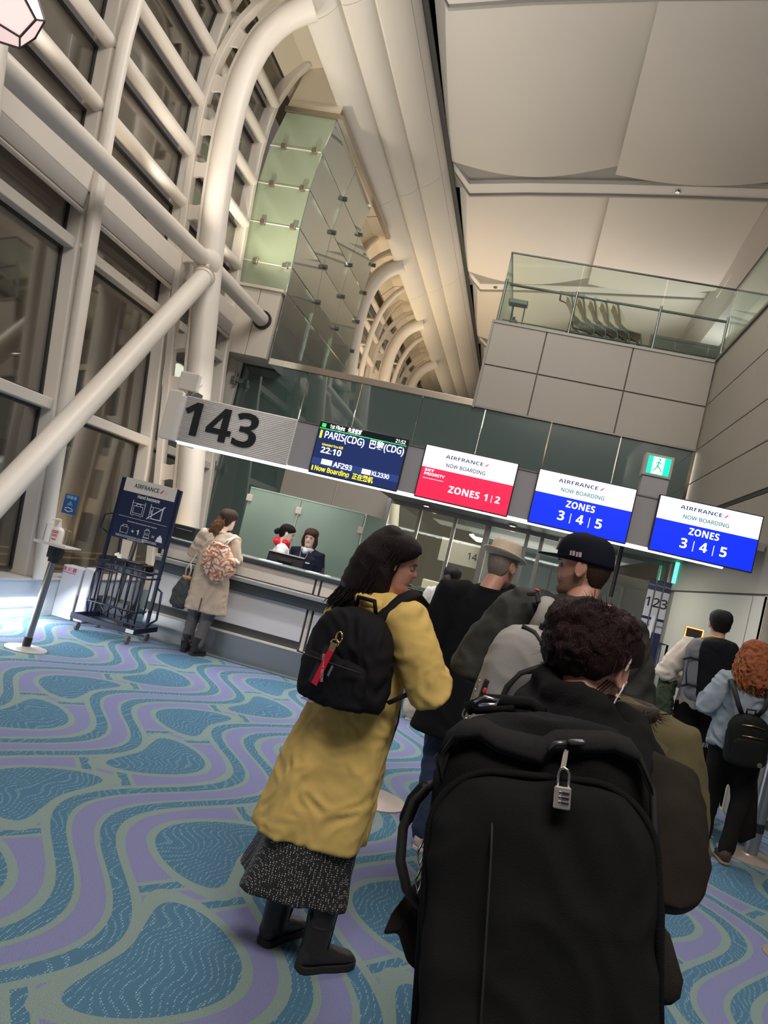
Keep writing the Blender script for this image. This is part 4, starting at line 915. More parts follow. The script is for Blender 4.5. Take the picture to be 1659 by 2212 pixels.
# dark tray table behind
e = empty('tray_table', (-4.5, 8.45, 0), label='grey post table with black trays behind the blue trolley', cat='table')
MB().tube([(-4.42, 8.5, 0), (-4.36, 8.5, 1.05)], .03, 12).tube([(-4.20, 8.6, 0), (-4.20, 8.6, .7)], .03, 12).build('post', steel, e, world=True, smooth=True, auto=50)
MB().box(-4.70, 8.35, .66, -4.12, 8.72, .70).build('top', mat('dark_grey_box', (.10, .10, .10), .5), e, world=True, bevel=.008)
MB().box(-4.66, 8.4, 0, -4.2, 8.7, .30).build('base_box', MATS['dark_grey_box'], e, world=True, bevel=.008)
for i, (a, b, z, lb) in enumerate(((-4.70, -4.35, .705, 'black shallow tray with a white tissue on the post table'), (-4.33, -4.12, .705, 'second black tray on the post table'))):
    t_ = empty('tray', (a, 8.5, z), label=lb, cat='tray')
    MB().box(a, 8.38, z, b, 8.66, z+.08).build('shell', black, t_, world=True, bevel=.015)
o = MB(); o.rings([[(-4.6+.12*k/6+dx, 8.5+.05*math.sin(k)+dy, .79+.03*math.sin(k*1.7)+dz) for k in range(7)] for dx, dy, dz in ((0, -.05, 0), (0, .05, .02), (0, .05, .025), (0, -.05, .005))], cap=False, closed=False)
o = o.build('tissue', MATS['paper'], smooth=True); tag(o, 'crumpled white tissue on the black tray', 'tissue')
# queue stanchion at the right, its disc feet and the spare discs
def stanchion(x, y, label, h=.95, r_=.045, disc=.2, lean=0):
    e = empty('stanchion', (x, y, 0), label=label, cat='stanchion')
    MB().lathe([(disc, 0), (disc, .008), (.06, .022), (r_, .03)], (x, y, 0), 36).build('foot_disc', mat('disc_tan', (.45, .37, .31), .3, .4), e, world=True, smooth=True, auto=30)
    MB().tube([(x, y, .02), (x+lean, y, h)], r_, 18).build('post', mat('post_grey', (.30, .31, .33), .3, .7), e, world=True, smooth=True, auto=50)
    MB().tube([(x+lean*.2, y, .20), (x+lean*.2, y, .27)], r_+.004, 18).build('band', black, e, world=True, smooth=True, auto=50)
    MB().tube([(x+lean, y, h), (x+lean, y, h+.07)], r_+.008, 18).build('belt_head', black, e, world=True, smooth=True, auto=50)
    return e
stanchion(2.20, 6.50, 'grey queue stanchion standing at the right edge before the red-haired woman', .95, .05, .24, .03)
stanchion(1.90, 4.62, 'queue stanchion at the lower right edge showing only its tan disc foot', .95, .03, .17)
stanchion(-.57, 5.17, 'queue stanchion behind the yellow coat with only its white disc foot showing', .80, .025, .23)
e = empty('clear_bin', (-.62, 8.35, 0), label='translucent grey plastic bin beside the end of the counter', cat='bin')
MB().loft([(.0, -.62, 8.3, .14, .12), (.9, -.62, 8.3, .19, .15), (.95, -.62, 8.3, .20, .16)], 24, 5).build('shell', mat('bin_plastic', (.42, .44, .44), .3), e, world=True, smooth=True, auto=40)
MB().loft([(.93, -.62, 8.3, .21, .17), (.97, -.62, 8.3, .21, .17)], 24, 5).build('rim', mat('bin_rim', (.6, .62, .62), .3), e, world=True)
e = empty('waste_bin', (1.97, 7.2, 0), label='dark wheeled case standing behind the red-haired woman', cat='case')
MB().box(1.78, 7.42, .05, 2.0, 7.62, .58).build('body', mat('case_dark', (.02, .02, .022), .35), e, world=True, bevel=.03)
MB().tube([(1.80, 7.5, .04), (1.98, 7.5, .04)], .035, 10).build('wheel', MATS['silver_rim'], e, world=True)
o = MB().box(1.75, 6.75, .001, 2.0, 6.79, .006).build('floor_tape', mat('tape_yellow', (.75, .45, .05), .6)); tag(o, 'short yellow tape strip on the carpet behind the red-haired woman', 'tape')
# geometric pendant lamp at the top left corner
lp = empty('pendant_lamp', (-3.72, 4.0, 4.6), label='pink-white faceted globe lamp with dark ribs in the top left corner', cat='lamp')
c_ = Vector((-3.74, 4.0, 4.27)); r0 = .20
bmx = bmesh.new(); bmesh.ops.create_icosphere(bmx, subdivisions=1, radius=r0)
cen = [f.calc_center_median().normalized()*r0 for f in bmx.faces]; bmx.faces.ensure_lookup_table()
fl2 = []
for v in bmx.verts:
    ids = [f.index for f in v.link_faces]; n_ = v.co.normalized(); u_ = n_.orthogonal().normalized(); w2 = n_.cross(u_)
    ids.sort(key=lambda q: math.atan2(cen[q].dot(w2), cen[q].dot(u_))); fl2.append(tuple(ids))
ed = {tuple(sorted((f[k], f[(k+1) % len(f)]))) for f in fl2 for k in range(len(f))}; bmx.free()
P5 = [tuple(c+c_) for c in cen]
MB().add(P5, fl2).build('shade', mat('lamp_shade', (.9, .62, .58), .4, emit=.75, ecol=(1, .74, .70)), lp, world=True, bevel=.02, seg=3)
g = MB()
for a, b in sorted(ed): g.obox(P5[a], P5[b], .010, .010)
g.build('ribs', blackm, lp, world=True)
MB().tube([(-3.74, 4.0, 4.46), (-3.74, 4.0, 9.7)], .008, 6).build('cord', black, lp, world=True)

# ------------------------------------------------------------------ people toolkit
HZ = [-.118, -.108, -.098, -.085, -.072, -.062, -.054, -.047, -.040, -.033, -.024, -.012, .0, .010, .022, .035, .052, .070, .088, .102, .112, .117]
HF = [.060, .074, .083, .087, .081, .084, .089, .0855, .0905, .0865, .088, .089, .086, .087, .0935, .0945, .093, .087, .073, .054, .032, .010]
HB = [-.010, -.020, -.035, -.052, -.064, -.070, -.074, -.078, -.082, -.086, -.090, -.094, -.097, -.099, -.101, -.102, -.101, -.095, -.082, -.064, -.042, -.014]
HW = [.022, .034, .043, .051, .055, .057, .0585, .060, .061, .0625, .064, .066, .0675, .0685, .070, .0725, .0745, .0735, .066, .052, .034, .012]
def head_point(i, a, off=0.0):
    """a=0 front, pi back"""
    z = HZ[i]; f, b, w_ = HF[i]+off, HB[i]-off, HW[i]+off; yc = (f+b)/2; ry = (f-b)/2
    p = 2.25; c, s_ = math.cos(a), math.sin(a); q = (abs(c)**p+abs(s_)**p)**(-1/p)
    fr = max(0, c)
    x = w_*s_*q; y = yc+ry*c*q
    d = 0
    n = lambda u, k: math.exp(-(u/k)**2)
    xx = x
    d += .021*n(z+.024, .009)*n(xx, .012)+.015*n(z+.010, .014)*n(xx, .010)+.006*n(z-.006, .014)*n(xx, .010)   # nose
    d -= .010*(n(xx-.031, .013)+n(xx+.031, .013))*n(z-.004, .011)                                            # eye sockets
    d += .004*(n(xx-.036, .016)+n(xx+.036, .016))*n(z+.022, .016)                                            # cheeks
    d += .004*n(z+.092, .012)*n(xx, .018)
    if c > 0.15: y += d
    return Vector((x, y, z+(off*.9 if i > 14 else 0)*((z-.035)/.08)))
def head_rings(n=40, off=0):
    return [[head_point(i, -2*math.pi*k/n, off) for k in range(n)] for i in range(len(HZ))]
def add_hand(m, wr, d, nrm, side, s=1, curl=.5):
    """hand from wrist wr along d, back of the hand along nrm, side=+1 thumb towards d x nrm"""
    d = Vector(d).normalized(); nrm = Vector(nrm); nrm = (nrm-d*nrm.dot(d)).normalized(); t = d.cross(nrm)*side; wr = Vector(wr)
    m.tube([wr-d*.02*s, wr+d*.03*s, wr+d*.085*s], [.024*s, .036*s, .036*s], 12, round_=True, flat=(nrm, .5))
    for k, (o_, L_) in enumerate(((.030, .070), (.010, .078), (-.010, .072), (-.029, .058))):
        b = wr+d*.082*s+t*o_*s; pts = [b]; dd = d.copy()
        for j in range(3):
            ang = curl*(.5, .8, .6)[j]; dd = (dd*math.cos(ang)-nrm*math.sin(ang)).normalized(); pts.append(pts[-1]+dd*L_*s*(.42, .32, .26)[j])
        m.tube(pts, [.0095*s, .009*s, .0085*s, .0072*s], 8, round_=True)
    b = wr+d*.025*s+t*.028*s; dd = (d*.72+t*.6-nrm*.25).normalized()
    m.tube([b, b+dd*.034*s, b+dd*.034*s+(dd*.8+d*.3-nrm*.2*curl).normalized()*.028*s, b+dd*.034*s+(dd*.5+d*.6-nrm*.4*curl).normalized()*.05*s], [.0125*s, .011*s, .0095*s, .008*s], 8, round_=True)
def rotm(yaw=0, pitch=0, roll=0): return Matrix.Rotation(yaw, 3, 'Z') @ Matrix.Rotation(pitch, 3, 'X') @ Matrix.Rotation(roll, 3, 'Y')
class Fig:
    """one standing figure. local frame: facing +Y, feet at z=0, height 1.70*s"""
    def __init__(f, label, loc, heading, s=1.0, skin='skin', head_yaw=0, head_pitch=0, head_roll=0, neck=(0, 0), arms=None, legs=None, group=None, voxel=.007, hipw=.09, lean=(0, 0)):
        f.T = empty('person', loc, heading, label=label, cat='person'); f.s = s; f.lean = lean
        f.HM = rotm(head_yaw, head_pitch, head_roll); f.hc = Vector((neck[0], neck[1]+.015, 1.583+(neck[2] if len(neck) > 2 else 0)))*s+Vector((lean[0], lean[1], 0))*1.55
        f.skin = MATS[skin]; f.arms = arms or {}; f.legs = legs or {}; f.body(voxel)
    def L(f, x, y, z): return Vector((x+f.lean[0]*z/ f.s/1.0*1.0, y+f.lean[1]*z/f.s, z))
    def HP(f, v): return f.hc+f.HM @ (Vector(v)*f.s)
    def arm(f, sd):
        s = f.s
        d = dict(sh=(sd*.165*s, -.01, 1.385*s), el=(sd*.215*s, -.03, 1.10*s), wr=(sd*.20*s, .05, .86*s), hd=(0, .3, -1), hn=(sd*1, 0, 0))
        d.update(f.arms.get(sd, {})); return d
    def leg(f, sd):
        s = f.s; d = dict(hip=(sd*.085*s, 0, .90*s), kn=(sd*.09*s, .02, .48*s), an=(sd*.09*s, -.02, .085*s), fd=(sd*.15, 1, 0)); d.update(f.legs.get(sd, {})); return d
    def body(f, voxel):
        s = f.s; m = MB(); lx, ly = f.lean
        m.rings([[f.HP(p) for p in r_] for r_ in head_rings(40)])
        for sd in (-1, 1):
            for ang, rr_ in ((0, .022),):
                c = Vector((sd*.070, -.008, -.004)); pts = []
                for k in range(11):
                    a = 2*math.pi*k/10; pts.append(f.HP(c+Vector((sd*.010*(1+.4*math.cos(a)), .017*math.cos(a)-.003-.005*math.sin(a), .031*math.sin(a)))))
                m.tube(pts, .0052*s, 6)
                m.ball(f.HP(c+Vector((sd*.002, 0, 0))), .019*s, 8, (.55, 1, 1.5), M=f.HM)
        nb = Vector((lx*1.42, ly*1.42, 1.40*s)); nt_ = f.HP((0, -.022, -.07))
        m.tube([nb+Vector((0, -.02, -.05)), nb+Vector((0, -.02, .03)), nt_, f.HP((0, -.015, -.02))], [.075*s, .058*s, .053*s, .05*s], 18, round_=True)
        lv = [(.84, .13, .095), (.92, .155, .11), (1.0, .145, .10), (1.08, .125, .09), (1.16, .13, .095), (1.26, .15, .105), (1.34, .155, .10), (1.39, .14, .085), (1.43, .09, .07)]
        m.loft([(z*s, lx*z, ly*z-.005, a*s, b*s) for z, a, b in lv], 26, 2.3)
        for sd in (-1, 1):
            A = f.arm(sd); sh, el, wr = Vector(A['sh']), Vector(A['el']), Vector(A['wr'])
            m.tube([sh+Vector((-sd*.06*s, 0, .0)), sh, sh.lerp(el, .5), el, el.lerp(wr, .4), wr], [.05*s, .05*s, .043*s, .036*s, .035*s, .024*s], 14, round_=True)
            add_hand(m, wr, A['hd'], A['hn'], A.get('ts', 1), s, A.get('curl', .5))
            G = f.leg(sd); hp, kn, an = Vector(G['hip']), Vector(G['kn']), Vector(G['an'])
            m.tube([hp, hp.lerp(kn, .5), kn, kn.lerp(an, .35), an], [.085*s, .072*s, .052*s, .052*s, .036*s], 16, round_=True)
            fd = Vector(G['fd']).normalized(); m.tube([an+Vector((0, 0, -.03)), an+Vector((0, 0, -.052))+fd*.06, an+Vector((0, 0, -.056))+fd*.12], [.028*s, .022*s, .015*s], 12, round_=True)
        b = m.build('body', f.skin, f.T, smooth=True); cloth(b, voxel, 3); f.bodyo = b
        # face details
        for sd in (-1, 1):
            MB().ball(f.HP((sd*.031, .0715, .003)), .0115*s, 8).build('eye', mat('eye_white', (.24, .21, .20), .5), f.T, smooth=True)
            MB().ball(f.HP((sd*.031, .0785, .003)), .0058*s, 6).build('iris', mat('iris', (.02, .012, .01), .15), f.T, smooth=True)
            MB().tube([f.HP((sd*(.016+.011*k), .0925-.002*k*k+.001, .021+.0022*math.sin(k*.9))) for k in range(4)], [.0018*s, .0027*s, .0024*s, .001*s], 6).build('eyebrow', mat('brow_dark', (.03, .02, .015), .8), f.T, smooth=True)
            MB().tube([f.HP((sd*(.021+.0065*k), .0845-.0012*k*k, .0085-.0012*abs(k-1.5)**2)) for k in range(4)], .0013*s, 5).build('eyelid', mat('brow_dark', (.03, .02, .015), .8), f.T, smooth=True)
    def lips(f, smile=0, m='lip_rose'):
        s = f.s
        for dz, yy, r_ in ((-.0425, .0915, .0036), (-.0515, .0905, .0042)):
            MB().tube([f.HP((.021*u, yy-.010*u*u, dz+smile*.006*u*u-(.002 if dz > -.045 else -.001)*(1-abs(u)))) for u in (-1, -.6, -.2, .2, .6, 1)], [r_*.35*s, r_*.8*s, r_*s, r_*s, r_*.8*s, r_*.35*s], 8, round_=True).build('lip', MATS[m], f.T, smooth=True)
        if smile:
            MB().tube([f.HP((.015*u, .0895-.008*u*u, -.0468+smile*.005*u*u)) for u in (-1, -.5, 0, .5, 1)], [.0012*s, .0024*s, .0028*s, .0024*s, .0012*s], 6).build('teeth', mat('teeth', (.75, .72, .68), .3), f.T, smooth=True)
    def hair_cap(f, m, t=.014, front=.062, side=.0, back=-.085, name='hair', sidew=.5, noise_=0):
        """closed shell over the skull, dipping under the skin past the hairline"""
        n = 48; r_ = []
        for i in range(len(HZ)):
            ring = []
            for k in range(n):
                a = -2*math.pi*k/n; c = math.cos(a)
                hl = front+(side-front)*min(1, (1-c)/1.0) if c > 0 else side+(back-side)*min(1, -c*1.35)
                k_ = min(1, max(-1, (HZ[i]-hl)/.012)); off = t*k_ if k_ > 0 else .012*k_
                off += noise_*noise.noise(Vector((a*4, HZ[i]*60, 3)))*(k_ > 0)
                ring.append(f.HP(head_point(i, a, off)))
            r_.append(ring)
        return MB().rings(r_).build(name, m, f.T, smooth=True)
    def garment(f, mb, name, m, voxel=.011, smooth=8, noise_=.004, noise_scale=.13, fold=None, label=None):
        o = mb.build(name, m, f.T, smooth=True, label=label); return cloth(o, voxel, smooth, noise_, noise_scale, fold)
    def sleeves(f, mb, r=(.085, .068, .06, .05), end=.9, sides=(-1, 1), extra=0):
        s = f.s
        for sd in sides:
            A = f.arm(sd); sh, el, wr = Vector(A['sh']), Vector(A['el']), Vector(A['wr']); e = el.lerp(wr, end)
            mb.tube([sh+Vector((-sd*.07*s, 0, -.005)), sh, sh.lerp(el, .5), el, el.lerp(e, .5), e], [r[0]*s*.95, r[0]*s, r[1]*s*1.05, r[1]*s, r[2]*s, r[3]*s], 18, round_=True)
    def legs_cloth(f, mb, r=(.105, .085, .07, .062), end=.92):
        s = f.s
        for sd in (-1, 1):
            G = f.leg(sd); hp, kn, an = Vector(G['hip']), Vector(G['kn']), Vector(G['an']); e = kn.lerp(an, end)
            mb.tube([hp, hp.lerp(kn, .5), kn, kn.lerp(e, .5), e], [r[0]*s, r[1]*s*1.05, r[2]*s, r[3]*s, r[3]*s], 18, round_=True)
        mb.loft([(.84*s, 0, 0, .15*s, .105*s), (.92*s, 0, 0, .165*s, .12*s), (1.02*s, 0, 0, .15*s, .11*s)], 24, 2.3)
    def shoes(f, m, kind='shoe', sole=None, h=.10):
        s = f.s
        for sd in (-1, 1):
            G = f.leg(sd); an = Vector(G['an']); fd = Vector(G['fd']); fd.z = 0; fd.normalize(); rt = Vector((fd.y, -fd.x, 0)); zb = an.z-.085*s
            def P(u, v, z): return (Vector((an.x, an.y, 0))+fd*u*s+rt*v*s+Vector((0, 0, zb+z)))
            mb = MB(); r_ = []
            for u, w_, hh in ((-.066, .022, .07), (-.056, .038, .095), (-.02, .046, .112), (.03, .046, .105), (.075, .047, .085), (.13, .046, .066), (.165, .038, .055), (.187, .020, .035)):
                r_.append([P(u, w_*math.cos(a), .018+max(0, (hh-.018)*(math.sin(a)*.5+.5))) for a in [2*math.pi*k/16 for k in range(16)]])
            mb.rings(r_)
            mb.tube([P(-.010, 0, .05), P(-.010, 0, .09), P(-.010, 0, .12)], [.046*s, .047*s, .044*s], 16)
            if kind == 'boot': mb.tube([P(-.012, 0, .06), P(-.012, 0, .14), P(-.012, 0, .17+h*.3)], [.052*s, .054*s, .058*s], 16, round_=False)
            o = mb.build('boot' if kind == 'boot' else 'shoe', m, f.T, smooth=True); cloth(o, .006, 3)
            sm = MB(); r_ = []
            pl = [(-.068, .02), (-.055, .036), (-.02, .040), (.03, .038), (.09, .046), (.14, .047), (.175, .036), (.192, .015)]
            poly = [P(u, w_, 0) for u, w_ in pl]+[P(u, -w_, 0) for u, w_ in pl[::-1]]
            hs = .028 if kind == 'boot' else .02
            sm.sheet([Vector((p.x, p.y, zb)) for p in poly], hs*s, (0, 0, 1)); 
            if kind == 'boot': sm.box
            sm.build('sole', sole or m, o, bevel=.004)
def strands(guides, n, spread, r, m, parent, name='hair_strands', curl=0, ncurl=6, seed=1, jit=.01, sides=4, kind='stuff'):
    """many fine locks interpolated between guide curves"""
    rg = random.Random(seed); mb = MB(); G = [[Vector(p) for p in g] for g in guides]; K = len(G)
    for i in range(n):
        t = rg.random()*(K-1); a = int(t); u = t-a; a2 = min(a+1, K-1); npt = len(G[0]); pts = []
        dx = Vector((rg.gauss(0, 1), rg.gauss(0, 1), rg.gauss(0, 1)))*spread; ph = rg.random()*6.28; cut = 1-rg.random()*.18
        steps = 9 if not curl else 22
        for j in range(steps):
            v = j/(steps-1)*cut*(npt-1); b = min(int(v), npt-2); w_ = v-b
            p = G[a][b].lerp(G[a][b+1], w_).lerp(G[a2][b].lerp(G[a2][b+1], w_), u)+dx*(.35+.65*j/(steps-1))
            if curl: p += Vector((math.cos(ph+v*ncurl), math.sin(ph+v*ncurl), .4*math.sin(ph*2+v*ncurl)))*curl*(.3+.7*j/(steps-1))
            pts.append(p+Vector((rg.gauss(0, 1), rg.gauss(0, 1), rg.gauss(0, 1)))*jit*.15)
        k = r*(.6+rg.random()*.8); mb.tube(pts, [k]*(steps-2)+[k*.7, k*.25], sides, cap=False)
    o = mb.build(name, m, parent, smooth=True, fix=False); 
    if kind: o['kind'] = kind
    return o
def rbox(w_, d, h, p=4, top=.3, bot=.15, n=36, nz=18, taper=0.0):
    """rounded pack body, centred x,y; z 0..h"""
    lv = []
    for i in range(nz+1):
        t = i/nz; k = 1.0
        if t > 1-top: q = (t-(1-top))/top; k = (1-q**2.6)**(1/2.6) if q < 1 else .05
        if t < bot: q = 1-t/bot; k = min(k, (1-q**2.6)**(1/2.6)) if q < 1 else .05
        k = max(k, .04); lv.append((t*h, 0, 0, w_/2*k*(1-taper*t), d/2*max(k, .1)**.7, p))
    return lv
def frame_obj(name, loc, rot, label, cat='backpack'):
    e = empty(name, loc, label=label, cat=cat); e.rotation_euler = rot; return e

for n_, c_, r_ in (('skin', (.52, .30, .21), .5), ('skin_pink', (.50, .25, .18), .5), ('skin_pale', (.74, .52, .43), .5), ('skin_tan', (.40, .22, .15), .5)):
    m_ = mat(n_, c_, r_, bump=.05, bscale=150, var=.06, vscale=30); m_.node_tree.nodes['Principled BSDF'].inputs['Subsurface Weight'].default_value = .08; m_.node_tree.nodes['Principled BSDF'].inputs['Subsurface Radius'].default_value = (.02, .008, .004)
mat('lip_rose', (.42, .13, .12), .35); mat('lip_red', (.55, .05, .06), .3)
def hairm(name, c, rough=.5): return mat(name, c, rough, bump=.6, bscale=70, stretch=(6, 6, .6), var=.35, vscale=25, spec=.18)
H_BLACK = hairm('hair_black', (.008, .006, .006)); H_DBROWN = hairm('hair_dark_brown', (.013, .008, .008)); H_BURG = hairm('hair_burgundy', (.016, .005, .006)); H_RED = hairm('hair_ginger', (.30, .095, .038)); H_BROWN = hairm('hair_brown', (.14, .065, .03)); H_GREY = hairm('hair_grey', (.25, .20, .17)); H_TOP = hairm('hair_top_brown', (.045, .025, .016))
def fab(name, c, rough=.85, sc=600, bump=.25, var=.08, **k): return mat(name, c, rough, spec=.12 if max(c) < .05 else .3, bump=bump, bscale=sc, var=var, vscale=5, **k)
LEATHER = mat('boot_leather', (.018, .014, .012), .42, bump=.25, bscale=60, var=.3, vscale=10)
RUB = mat('rubber', (.012, .011, .011), .7)

# ================================================================== yellow-coat woman
Yl = fab('mustard_cotton', (.66, .455, .14), .8, 500, .2, .05)
F = Fig('woman in a long mustard-yellow coat and dotted black skirt wearing a black backpack', (-.49, 3.10, 0), R(-38), .985, 'skin_pink', head_yaw=R(-40), head_pitch=R(-3),
        arms={1: dict(el=(.31, .06, 1.13), wr=(.10, .30, 1.17), hd=(-.8, .5, .1), hn=(.3, .9, .1)), -1: dict(el=(-.28, .03, 1.12), wr=(-.06, .29, 1.14), hd=(.8, .5, .1), hn=(-.3, .9, .1))},
        legs={1: dict(hip=(.085, -.02, .88), kn=(.10, .02, .47), an=(.135, -.03, .085), fd=(.15, 1, 0)), -1: dict(hip=(-.085, -.02, .88), kn=(-.08, .0, .47), an=(-.075, -.075, .085), fd=(-.25, 1, 0))})
F.lips(.2)
mb = MB()
def rp_(a, t): return 1+(1-t)**1.3*.085*math.sin(3*a+.6)+(1-t)**1.2*.05*math.sin(5*a+2.1)+(1-t)*.03*math.sin(9*a+1)
CO = [(.46, -.045, -.055, .235, .215), (.60, -.035, -.045, .23, .205), (.75, -.025, -.035, .215, .19), (.90, -.015, -.02, .20, .17), (1.04, 0, -.01, .185, .15), (1.16, 0, -.01, .185, .145), (1.27, 0, -.01, .19, .14), (1.35, 0, -.01, .175, .12), (1.41, 0, -.01, .12, .09), (1.445, 0, -.01, .075, .07)]
mb.loft(CO, 72, 2.1, rp_)
F.sleeves(mb, (.095, .088, .078, .055), .92)
F.garment(mb, 'coat', Yl, .0105, 7, .0050, .075, label='long mustard-yellow coat with gathered sleeves')
# slit hem shape: back seam and shoulder yoke
sk = mat('dotted_skirt', (.012, .012, .013), .7); N_, L_ = nt(sk)
x_, y_, z_, tc_ = coords(sk); vo_ = N_.new('ShaderNodeTexVoronoi'); vo_.inputs['Scale'].default_value = 130; vo_.inputs['Randomness'].default_value = .35; L_.new(tc_.outputs['Object'], vo_.inputs['Vector'])
L_.new(mixc(sk, X(sk, vo_.outputs['Distance']).lt(.27), (.012, .012, .013), (.52, .50, .46)).k, N_['Principled BSDF'].inputs['Base Color'])
mb = MB()
def rk(a, t): return 1+(1-t)*(.11*math.sin(4*a+1.0)+.06*math.sin(7*a))
mb.loft([(.25, -.045, -.07, .235, .215), (.36, -.035, -.06, .215, .195), (.55, -.02, -.04, .19, .17), (.8, 0, -.02, .15, .13), (.95, 0, 0, .14, .12)], 72, 2.1, rk)
F.garment(mb, 'skirt', sk, .011, 4, .002, .1, label='black skirt with white dots')
# tights and boots
mb = MB(); F.legs_cloth(mb, (.09, .078, .058, .048), .98); F.garment(mb, 'tights', fab('black_tights', (.008, .008, .009)), .011, 2, 0)
F.shoes(LEATHER, 'boot', RUB, .25)
for sd in (-1, 1):
    G = F.leg(sd); a = Vector(G['an']); MB().tube([a+Vector((0, -.055, .10)), a+Vector((0, -.075, .135)), a+Vector((0, -.056, .155))], .006, 6).build('pull_tab', RUB, F.T, smooth=True)
    MB().lathe([(.053, 0), (.055, .008), (.053, .016)], (a.x, a.y-.012, a.z+.085), 16).build('boot_cuff', RUB, F.T)
# hair: full dark mass falling behind the shoulder with a flick
F.hair_cap(H_DBROWN, .020, .066, -.01, -.11)
mb = MB(); hp = F.HP
mb.tube([hp((0, -.035, .07)), hp((0, -.065, .0)), hp((-.005, -.085, -.07)), hp((-.01, -.10, -.14)), hp((-.02, -.125, -.20)), hp((-.02, -.155, -.235))], [.085, .098, .098, .092, .075, .03], 26, round_=True)
mb.tube([hp((.052, -.03, .03)), hp((.064, -.035, -.04)), hp((.060, -.03, -.11)), hp((.052, -.04, -.17))], [.035, .042, .042, .02], 16, round_=True)
mb.tube([hp((-.055, -.02, .03)), hp((-.066, -.02, -.05)), hp((-.06, .0, -.13)), hp((-.055, .01, -.19))], [.035, .042, .042, .02], 16, round_=True)
F.garment(mb, 'long_hair', H_DBROWN, .008, 5, .003, .09)
g = []
for k in range(13):
    a = R(60+k*20); dx, dy = math.sin(a), math.cos(a)
    g.append([hp((dx*.05, -.02+dy*.06, .115)), hp((dx*.088, -.02+dy*.10, .06)), hp((dx*.09, -.04+dy*.10, -.03)), hp((dx*.085, -.065+dy*.095, -.12)), hp((dx*.075, -.10+dy*.09, -.19)), hp((dx*.06-.01, -.15+dy*.07, -.24))])
strands(g, 520, .007, .0026, H_DBROWN, F.T, curl=.0025, ncurl=2, seed=4)
# black collar wrap above the coat
mb = MB(); mb.rings([]) if False else None
pts = [(.115*math.cos(a), -.01+.10*math.sin(a), 1.40+.01*math.sin(2*a)) for a in [2*math.pi*k/20 for k in range(21)]]
mb.tube(pts, .026, 12); F.garment(mb, 'collar', Yl, .009, 3, .003, .05)
MB().tube([(.10, .13, 1.10), (.11, .14, .95), (.10, .13, .80), (.105, .12, .72)], .004, 6).build('bag_cord', black, F.T, smooth=True)
# her backpack
bk = fab('pack_black', (.012, .011, .013), .75, 500, .3)
e = empty('backpack', (0, 0, 0), label='black daypack with a red strap keyring on the yellow-coated woman', cat='backpack'); e.location = (-.525, 2.94, .985); e.rotation_euler = (R(4), R(-1), R(-26))
mb = MB(); mb.loft(rbox(.38, .20, .385, 2.7, .66, .14, taper=.05), 44, 2.7)
o = mb.build('main_body', bk, e, smooth=True); cloth(o, .009, 4, .006, .09)
mb = MB(); mb.loft([(z+.01, x, y-.085, rx, ry*.5, p) for z, x, y, rx, ry, p in rbox(.31, .16, .20, 3, .35, .2, nz=12)], 36, 3)
o = mb.build('front_pocket', bk, e, smooth=True); cloth(o, .008, 3, .003, .06)
MB().tube([(-.15, -.132, .185), (-.05, -.16, .190), (.08, -.155, .188), (.15, -.125, .18)], .0035, 6).build('zip', RUB, e, smooth=True)
MB().obox((.06, -.168, .185), (.05, -.172, .145), .010, .004, (0, 1, 0)).build('zip_pull', mat('metal_pull', (.35, .33, .3), .3, 1), e)
MB().obox((-.055, -.168, .035), (.0, -.170, .035), .010, .004, (0, 0, 1)).build('logo_tag', mat('tag_metal', (.5, .5, .5), .3, .6), e)
mb = MB()
mb.tube([(.07, .07, .36), (.11, .13, .445), (.11, .20, .468), (.10, .28, .43)], .034, 12, flat=((0, .3, 1), .4), round_=True); mb.tube([(-.07, .07, .36), (-.06, .12, .43), (-.04, .2, .45), (-.03, .28, .42)], .026, 12, flat=((0, .3, 1), .4), round_=True)
mb.tube([(.17, .06, .06), (.21, .12, .10), (.23, .20, .16)], .014, 10, flat=((0, 0, 1), .4))
mb.tube([(-.05, .05, .37), (-.04, .04, .42), (.04, .04, .42), (.05, .05, .37)], .009, 8)
mb.build('shoulder_strap', bk, e, smooth=True)
ky = empty('keyring', (0, 0, 0), label='red woven strap keyring with gold clasp hanging on the black daypack', cat='keyring')
ky.location = e.location; ky.rotation_euler = e.rotation_euler
gold = mat('gold_metal', (.75, .55, .28), .25, 1)
MB().tube([(.045+.014*math.cos(a), -.142, .285+.020*math.sin(a)) for a in [2*math.pi*k/14 for k in range(15)]], .003, 6).tube([(.035+.018*math.cos(a), -.148, .262+.012*math.sin(a)) for a in [2*math.pi*k/14 for k in range(15)]], .003, 6).build('clasp', gold, ky, smooth=True)
MB().obox((.035, -.152, .262), (.030, -.156, .232), .028, .006, (0, 1, 0)).build('gold_end', gold, ky, bevel=.003)
MB().obox((.031, -.156, .236), (-.004, -.176, .10), .026, .003, (0, 1, 0)).build('strap', fab('red_ribbon', (.55, .012, .045), .6), ky)
text('REMOVE BEFORE', .016, mat('print_pink', (.75, .45, .48), .6), ky, (0, 0, 0), rot=Matrix.Translation((.0135, -.1675, .165)) @ Matrix.Rotation(R(-14.5), 4, 'Y') @ Matrix.Rotation(R(90-8), 4, 'X') @ Matrix.Rotation(R(-90), 4, 'Z'), width=.10)
MB().obox((.0, -.145, .24), (-.035, -.165, .10), .018, .003, (0, 1, 0)).build('black_strap', RUB, ky)

